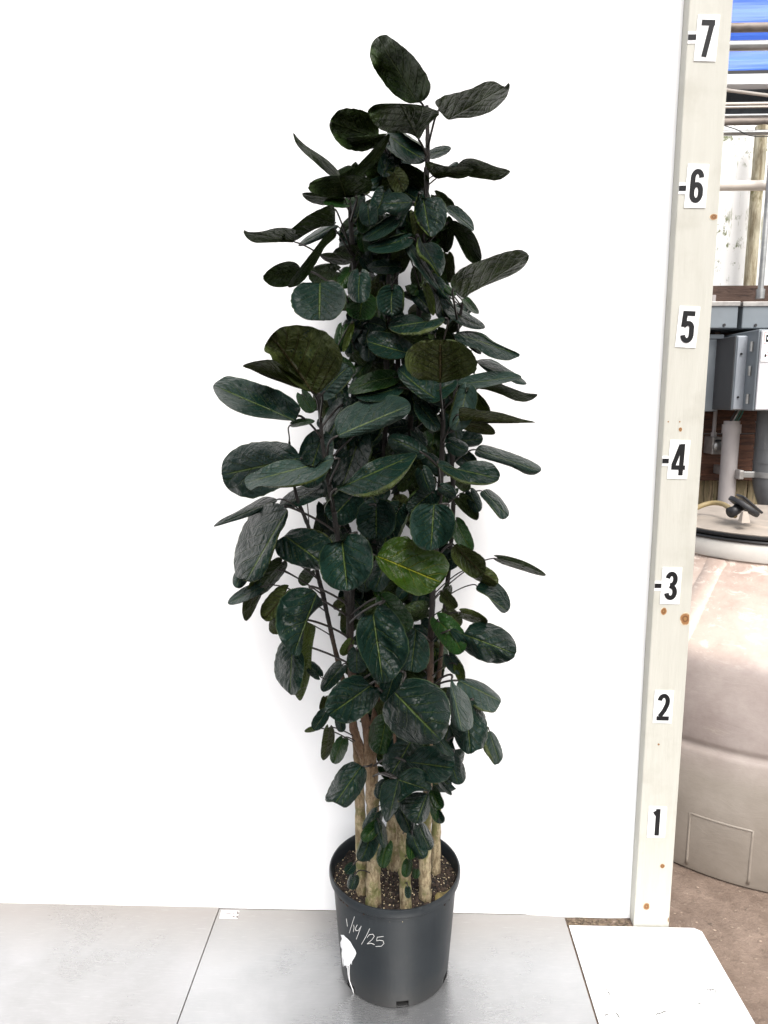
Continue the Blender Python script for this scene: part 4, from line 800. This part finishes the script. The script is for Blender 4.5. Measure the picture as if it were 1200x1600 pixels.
# two gutter boxes
for (p0, p1, lab, sx) in ((1072,1153,'blue grey wiring trough box above the narrow cabinet, left one',1131),(1160,1262,'blue grey wiring trough box above the pale cabinet, right one',1180)):
    e = empty('junction_box', U((p0+p1)/2, 513, 1.25)); tag(e, lab, 'junction box', 'wiring trough boxes')
    o, (a, c, zb_, zt_) = boxpx('body', p0, 477, p1, 513, 1.25, YB-1.25-.002, M['grey_paint'], e)
    b = MB(); b.box((a-.004, 1.243, zt_-.004), (c+.004, YB-.002, zt_+.014), bev=.002); child(b.build('lid', M['outlet_metal']), e)
    screw(U(sx, 510, 1.25).x, 1.25, zb_+.012, e, .006)
e = empty('electrical_cabinet', U(1100,643,1.30)); tag(e, 'narrow blue grey electrical cabinet behind the ruler post edge', 'electrical cabinet', 'electrical cabinets')
o, (a, c, zb_, zt_) = boxpx('body', 1062, 529, 1125, 643, 1.31, YB-1.312, M['grey_paint'], e)
b = MB(); b.box((a, 1.303, zt_-.002), (c+.003, YB-.002, zt_+.016), bev=.002); child(b.build('lid', M['grey_paint']), e)
e = empty('electrical_cabinet', U(1160,642,1.12)); tag(e, 'grey electrical cabinet with dark side between two others', 'electrical cabinet', 'electrical cabinets')
o, (a, c, zb_, zt_) = boxpx('body', 1147, 524, 1181, 641, 1.14, YB-1.142, M['grey_paint'], e)
b = MB(); b.box((a-.003, 1.146, zb_+.002), (a-.0005, YB-.003, zt_-.002)); child(b.build('side_face', M['dark_side']), e)  # thin darker skin over the left side of the cabinet
b = MB(); b.box((a+.004, 1.134, zb_+.004), (c-.004, 1.1395, zt_-.004), bev=.002); child(b.build('door', simple('cabinet_door', (.36,.39,.43), .4, .2, .12, 6)), e)
screw(a+.018, 1.132, zb_+.05, e, .004); screw(a+.018, 1.132, zt_-.07, e, .004)
e = empty('electrical_cabinet', U(1195,642,1.0)); tag(e, 'large pale grey electrical cabinet with warning label at right edge', 'electrical cabinet', 'electrical cabinets')
o, (a, c, zb_, zt_) = boxpx('body', 1181, 514, 1290, 642, 1.05, YB-1.052, M['grey_paint'], e)
b = MB(); b.box((a+.006, 1.040, zb_+.004), (c, 1.0495, zt_-.006), bev=.003); dr_ = child(b.build('door', M['light_paint']), e)
for zz in (.15,.5,.8):
    mm = MB(); z_ = zb_+(zt_-zb_)*zz; mm.tube([(a-.004,1.09,z_-.018),(a-.004,1.09,z_+.018)], .006, 8); child(mm.build('hinge', M['galv']), e)
la, lb = U(1192,517,1.038), U(1192,565,1.038)
wl_ = MB(); wl_.box((la.x, 1.0365, lb.z), (la.x+.14, 1.0398, la.z)); lab = child(wl_.build('warning_label', M['plate']), e)
def lb_(x, z, w_, h_, mat, nm, y=1.0358):
    k = MB(); k.box((la.x+x, y, la.z-z-h_), (la.x+x+w_, 1.0363, la.z-z)); oo = k.build(nm, mat); bpy.context.view_layer.update(); oo.parent = lab; oo.matrix_parent_inverse = lab.matrix_world.inverted()
for z in (.004,.046): lb_(.006,z,.128,.0016,M['red_ink'],'red_border')
lb_(.006,.0056,.0016,.0404,M['red_ink'],'red_border')
lb_(.013,.014,.11,.026,M['black_ink'],'black_panel'); lb_(.017,.022,.008,.010,M['plate'],'letter', 1.0352); lb_(.018,.076,.02,.0016,M['red_ink'],'small_print'); lb_(.014,.088,.05,.0016,M['red_ink'],'small_print'); lb_(.0125,.084,.006,.010,M['black_ink'],'small_print'); lb_(.012,.054,.05,.0012,M['smudge'],'small_print')
# outlet box with its thin conduit
e = empty('outlet_box', U(1121,710,1.36)); tag(e, 'small metal outlet box with round cover on the dark planks', 'outlet box')
o, (a, c, zb_, zt_) = boxpx('body', 1113, 683, 1129, 710, 1.36, YB-1.362, M['outlet_metal'], e, .003)
m = MB(); cc = ((a+c)/2, 1.357, (zb_+zt_)/2-.004); m.tube([(cc[0],1.361,cc[2]),(cc[0],1.350,cc[2]),(cc[0],1.346,cc[2])], [.020,.020,.015], 24); child(m.build('round_cover', M['galv'], smooth=True, sharp=40), e)
m = MB(); m.box((cc[0]-.012,1.352,cc[2]+.022), (cc[0]+.012,1.3605,cc[2]+.030)); child(m.build('cover_hinge', M['black']), e)
m = MB(); zc = U(1119,643,1.37).z; m.tube([(cc[0]-.002,1.40,zt_-.004),(cc[0]-.002,1.40,zc+.01)], .008, 12); m.tube([(cc[0]-.002,1.40,zt_-.002),(cc[0]-.002,1.40,zt_+.018)], .012, 12)
o = m.build('electrical_conduit', M['grey_pvc'], smooth=True, sharp=40); tag(o, 'thin conduit dropping from the narrow cabinet to the outlet box', 'conduit', 'conduits')
# fat PVC riser
Yp = 1.27; e0 = U(1143.5,663,Yp); rp_ = .5*(U(1156,720,Yp)-U(1131,720,Yp)).length
e = empty('pvc_riser', (e0.x, Yp, 0)); tag(e, 'fat grey PVC riser pipe with collar and wires at its top', 'pipe')
m = MB(); m.tube([(e0.x,Yp,0),(e0.x,Yp,e0.z)], rp_, 32); child(m.build('pipe', M['grey_pvc'], smooth=True, sharp=40), e)
zc0, zc1 = U(1143,677,Yp).z, U(1143,663,Yp).z
m = MB(); m.tube([(e0.x,Yp,zc0),(e0.x,Yp,zc1)], rp_*1.12, 32); m.tube([(e0.x,Yp,zc1-.002),(e0.x,Yp,zc1+.014)], rp_*.95, 32); child(m.build('collar', M['grey_pvc'], smooth=True, sharp=40), e)
for k, mt in ((-.012,'black'),(.004,'green_wire'),(.014,'green_wire'),(-.002,'galv')):
    m = MB(); m.tube(smooth_path([Vector((e0.x+k,Yp,zc1)), Vector((e0.x+k*1.2+.01,Yp-.01,zc1+.03)), Vector((e0.x+k+.03,Yp-.01,zc1+.075))]), .0035, 8); child(m.build('wire', M[mt], smooth=True), e)
# wide duct bending away at right
Yd = 1.22; rd = .5*(U(1232,700,Yd)-U(1181,700,Yd)).length; xd = U(1206.5,700,Yd).x
e = empty('drain_duct', (xd, Yd, 0)); tag(e, 'wide dark grey drain duct with steel clamp at right edge', 'duct')
ztd, zb2 = U(1200,643,Yd).z, U(1200,738,Yd).z
P = [Vector((xd,Yd,ztd+.02)), Vector((xd,Yd,(ztd+zb2)/2)), Vector((xd,Yd,zb2)), Vector((xd+.012,Yd,zb2-.07)), Vector((xd+.05,Yd,zb2-.15)), Vector((xd+.12,Yd,zb2-.22)), Vector((xd+.22,Yd,zb2-.25)), Vector((xd+.5,Yd,zb2-.26))]
m = MB(); m.tube(smooth_path(P), rd, 36); child(m.build('pipe', M['duct'], smooth=True, sharp=60), e)
for z_, rr_ in ((U(1200,660,Yd).z,1.06),(U(1200,700,Yd).z,1.05),(U(1200,722,Yd).z,1.05)):
    m = MB(); m.tube([(xd,Yd,z_-.003),(xd,Yd,z_+.003)], rd*rr_, 36); child(m.build('joint_ring', M['duct'], smooth=True, sharp=40), e)
m = MB(); zc_ = U(1200,741,Yd).z; m.tube([(xd,Yd,zc_-.011),(xd,Yd,zc_+.011)], rd*1.05, 36); child(m.build('clamp', M['galv'], smooth=True, sharp=40), e)
m = MB(); xl = U(1154,740,Yd).x; m.box((xl, Yd-.01, zc_-.014), (xd-rd*.8, Yd+.02, zc_+.012), bev=.003); child(m.build('clamp_arm', M['galv']), e)
m = MB(); m.box((xl-.006, Yd-.02, zc_-.02), (xl+.014, YB-.001, zc_+.018), bev=.004); child(m.build('bracket', M['outlet_metal']), e)
screw(xd-.01, Yd-rd*1.05, zc_, e, .008)
# vertical conduit from the trough box upwards
Yc = 1.33; a_, b_ = U(1187,470,Yc), U(1200,300,Yc); xc_ = U(1185,400,Yc).x
m = MB(); zc2 = 2.9; m.tube([(a_.x,Yc,a_.z+.01),(a_.x,Yc,zc2)], .5*(U(1190,400,Yc)-U(1182,400,Yc)).length*1.1, 16); m.tube([(a_.x,Yc,a_.z+.008),(a_.x,Yc,a_.z+.045)], .017, 16)
o = m.build('electrical_conduit', M['galv'], smooth=True, sharp=40); tag(o, 'tall steel conduit rising from the right trough box', 'conduit', 'conduits')
m = MB(); p = U(1114,466,Yc); m.tube([(p.x,Yc,p.z-.03),(p.x,Yc,p.z+.012)], .011, 12); o = m.build('pipe_stub', M['grey_pvc'], smooth=True, sharp=40); tag(o, 'short capped pipe stub on top of the left trough box', 'pipe stub')
# stained white greenhouse panels and weathered post
Yw = 1.62; xw0 = U(1040,300,Yw).x
m = MB(); m.box((xw0, Yw, ztop_-.2), (xw0+2.4, Yw+.03, U(1150,196,Yw).z)); o = m.build('greenhouse_wall', M['panel']); tag(o, 'stained white greenhouse wall panel above the dark planks', 'wall')
Yq = 1.53; p0_, p1_ = U(1162,446,Yq), U(1180,446,Yq); m = MB(); zt_ = U(1150,198,Yq).z
bm = bmesh.new(); NN = 20
vs = []; fs = []; rr_ = (p1_-p0_).length/2; xc_ = (p0_.x+p1_.x)/2
for i in range(40):
    z = ztop_-.1+(zt_-ztop_+.1)*i/39
    for k in range(NN):
        an = 2*math.pi*k/NN; r = rr_*(1+.09*noise.noise(Vector((math.cos(an)*1.5, math.sin(an)*1.5, z*5)))); vs.append((xc_+r*math.cos(an), Yq+r*math.sin(an), z))
for i in range(39):
    for k in range(NN): fs.append((i*NN+k, i*NN+(k+1) % NN, (i+1)*NN+(k+1) % NN, (i+1)*NN+k))
bm.free(); m.add(vs, fs); o = m.build('wooden_post', M['post'], smooth=True); tag(o, 'weathered round wooden post before the stained white panels', 'post')
# horizontal pipes: centre row, thickness in px at x=1165, depth
def hpipe(name, pyc, th, Y, mat, lab, cat='pipe', grp='pipes running across under the roof', tilt=0):
    c = U(1165, pyc, Y); r = .5*(U(1165,pyc+th/2,Y)-U(1165,pyc-th/2,Y)).length; m = MB()
    m.tube([(c.x-.6,Y,c.z-.6*tilt),(c.x+.0,Y,c.z),(c.x+1.2,Y,c.z+1.2*tilt)], r, 20); o = m.build(name, mat, smooth=True, sharp=40); return tag(o, lab, cat, grp)
hpipe('horizontal_pipe', 43, 14.5, 2.5, M['rusty'], 'brownish steel pipe crossing the blue sheeting, topmost of the pipes')
hpipe('horizontal_pipe', 71.5, 16, 2.45, M['galv'], 'shiny galvanised pipe crossing the blue sheeting, second from the top')
hpipe('thin_pipe', 162, 4.5, 2.3, M['cream_pvc'], 'thin pale pipe under the black netting, upper of a close pair', 'pipe', 'pale thin pipe pair')
hpipe('thin_pipe', 167.2, 3.5, 2.28, M['cream_pvc'], 'thin pale pipe under the black netting, lower of a close pair', 'pipe', 'pale thin pipe pair')
hpipe('thin_pipe', 180.5, 5, 2.2, M['galv'], 'thin galvanised pipe resting just above the thick brown pipe')
hpipe('horizontal_pipe', 190.5, 12, 2.2, M['rusty'], 'thick grimy brown pipe below the black netting')
hpipe('horizontal_pipe', 207.5, 8.5, 1.45, M['galv'], 'galvanised pipe in front of the stained panel top, lowest steel one')
hpipe('horizontal_pipe', 290, 16, 1.40, M['cream_pvc'], 'cream PVC pipe crossing before the weathered post')
e = [U(1120,193,1.46), U(1150,202,1.42), U(1172,212,1.42), U(1205,213,1.42), U(1240,208,1.42)]
m = MB(); m.tube(smooth_path(e), .002, 6); o = m.build('sagging_cable', M['black'], smooth=True); tag(o, 'thin black cable sagging below the galvanised pipes', 'cable')
m = MB(); m.tube([U(1110,138,2.6), U(1137,141,2.6), U(1200,149,2.6), U(1260,157,2.6)], .009, 8); o = m.build('tie_wire', M['cream_pvc'], smooth=True); tag(o, 'pale wire slanting across the black netting', 'wire')
# sheeting, rod, gutter, netting
def wallpx(name, y0, y1, Y, mat, lab, cat, th=.01, waves=0):
    a = U(1165,y0,Y).z; c = U(1165,y1,Y).z; X0 = U(1060,y0,Y).x; m = MB(); nX, nZ = 60, 24 if waves else 1
    if not waves: m.box((X0,Y,c), (X0+2.6,Y+th,a)); return tag(m.build(name, mat), lab, cat)
    for s_ in (0, 1):
        vs = []; fs = []
        for k in range(nZ+1):
            for i in range(nX+1):
                x = X0+2.6*i/nX; z = c+(a-c)*k/nZ; vs.append((x, Y+s_*th+.015*math.sin(z*22+.5*math.sin(x*3))+.02*noise.noise(Vector((x*1.2,z*9,0))), z))
        for k in range(nZ):
            for i in range(nX): q_ = k*(nX+1)+i; f_ = (q_, q_+1, q_+nX+2, q_+nX+1); fs.append(f_ if not s_ else f_[::-1])
        m.add(vs, fs)
    return tag(m.build(name, mat, smooth=True), lab, cat)
wallpx('blue_sheeting', -60, 112, 3.2, M['blue'], 'bright blue plastic sheeting under the greenhouse roof', 'plastic sheet', waves=1)
wallpx('dark_rod', 110, 116, 3.1, M['rubber'], 'black rod along the lower edge of the blue sheeting', 'rod', .04)
wallpx('white_gutter', 115.5, 131, 3.0, M['white_metal'], 'clean white gutter beam below the blue sheeting', 'gutter', .08)
wallpx('shade_netting', 125, 182, 3.12, M['netting'], 'black shade netting hanging between gutter and pipes', 'netting')
wallpx('rear_wall', 180, 330, 3.15, M['white_metal'], 'plain white rear wall far behind the thick brown pipe', 'wall')
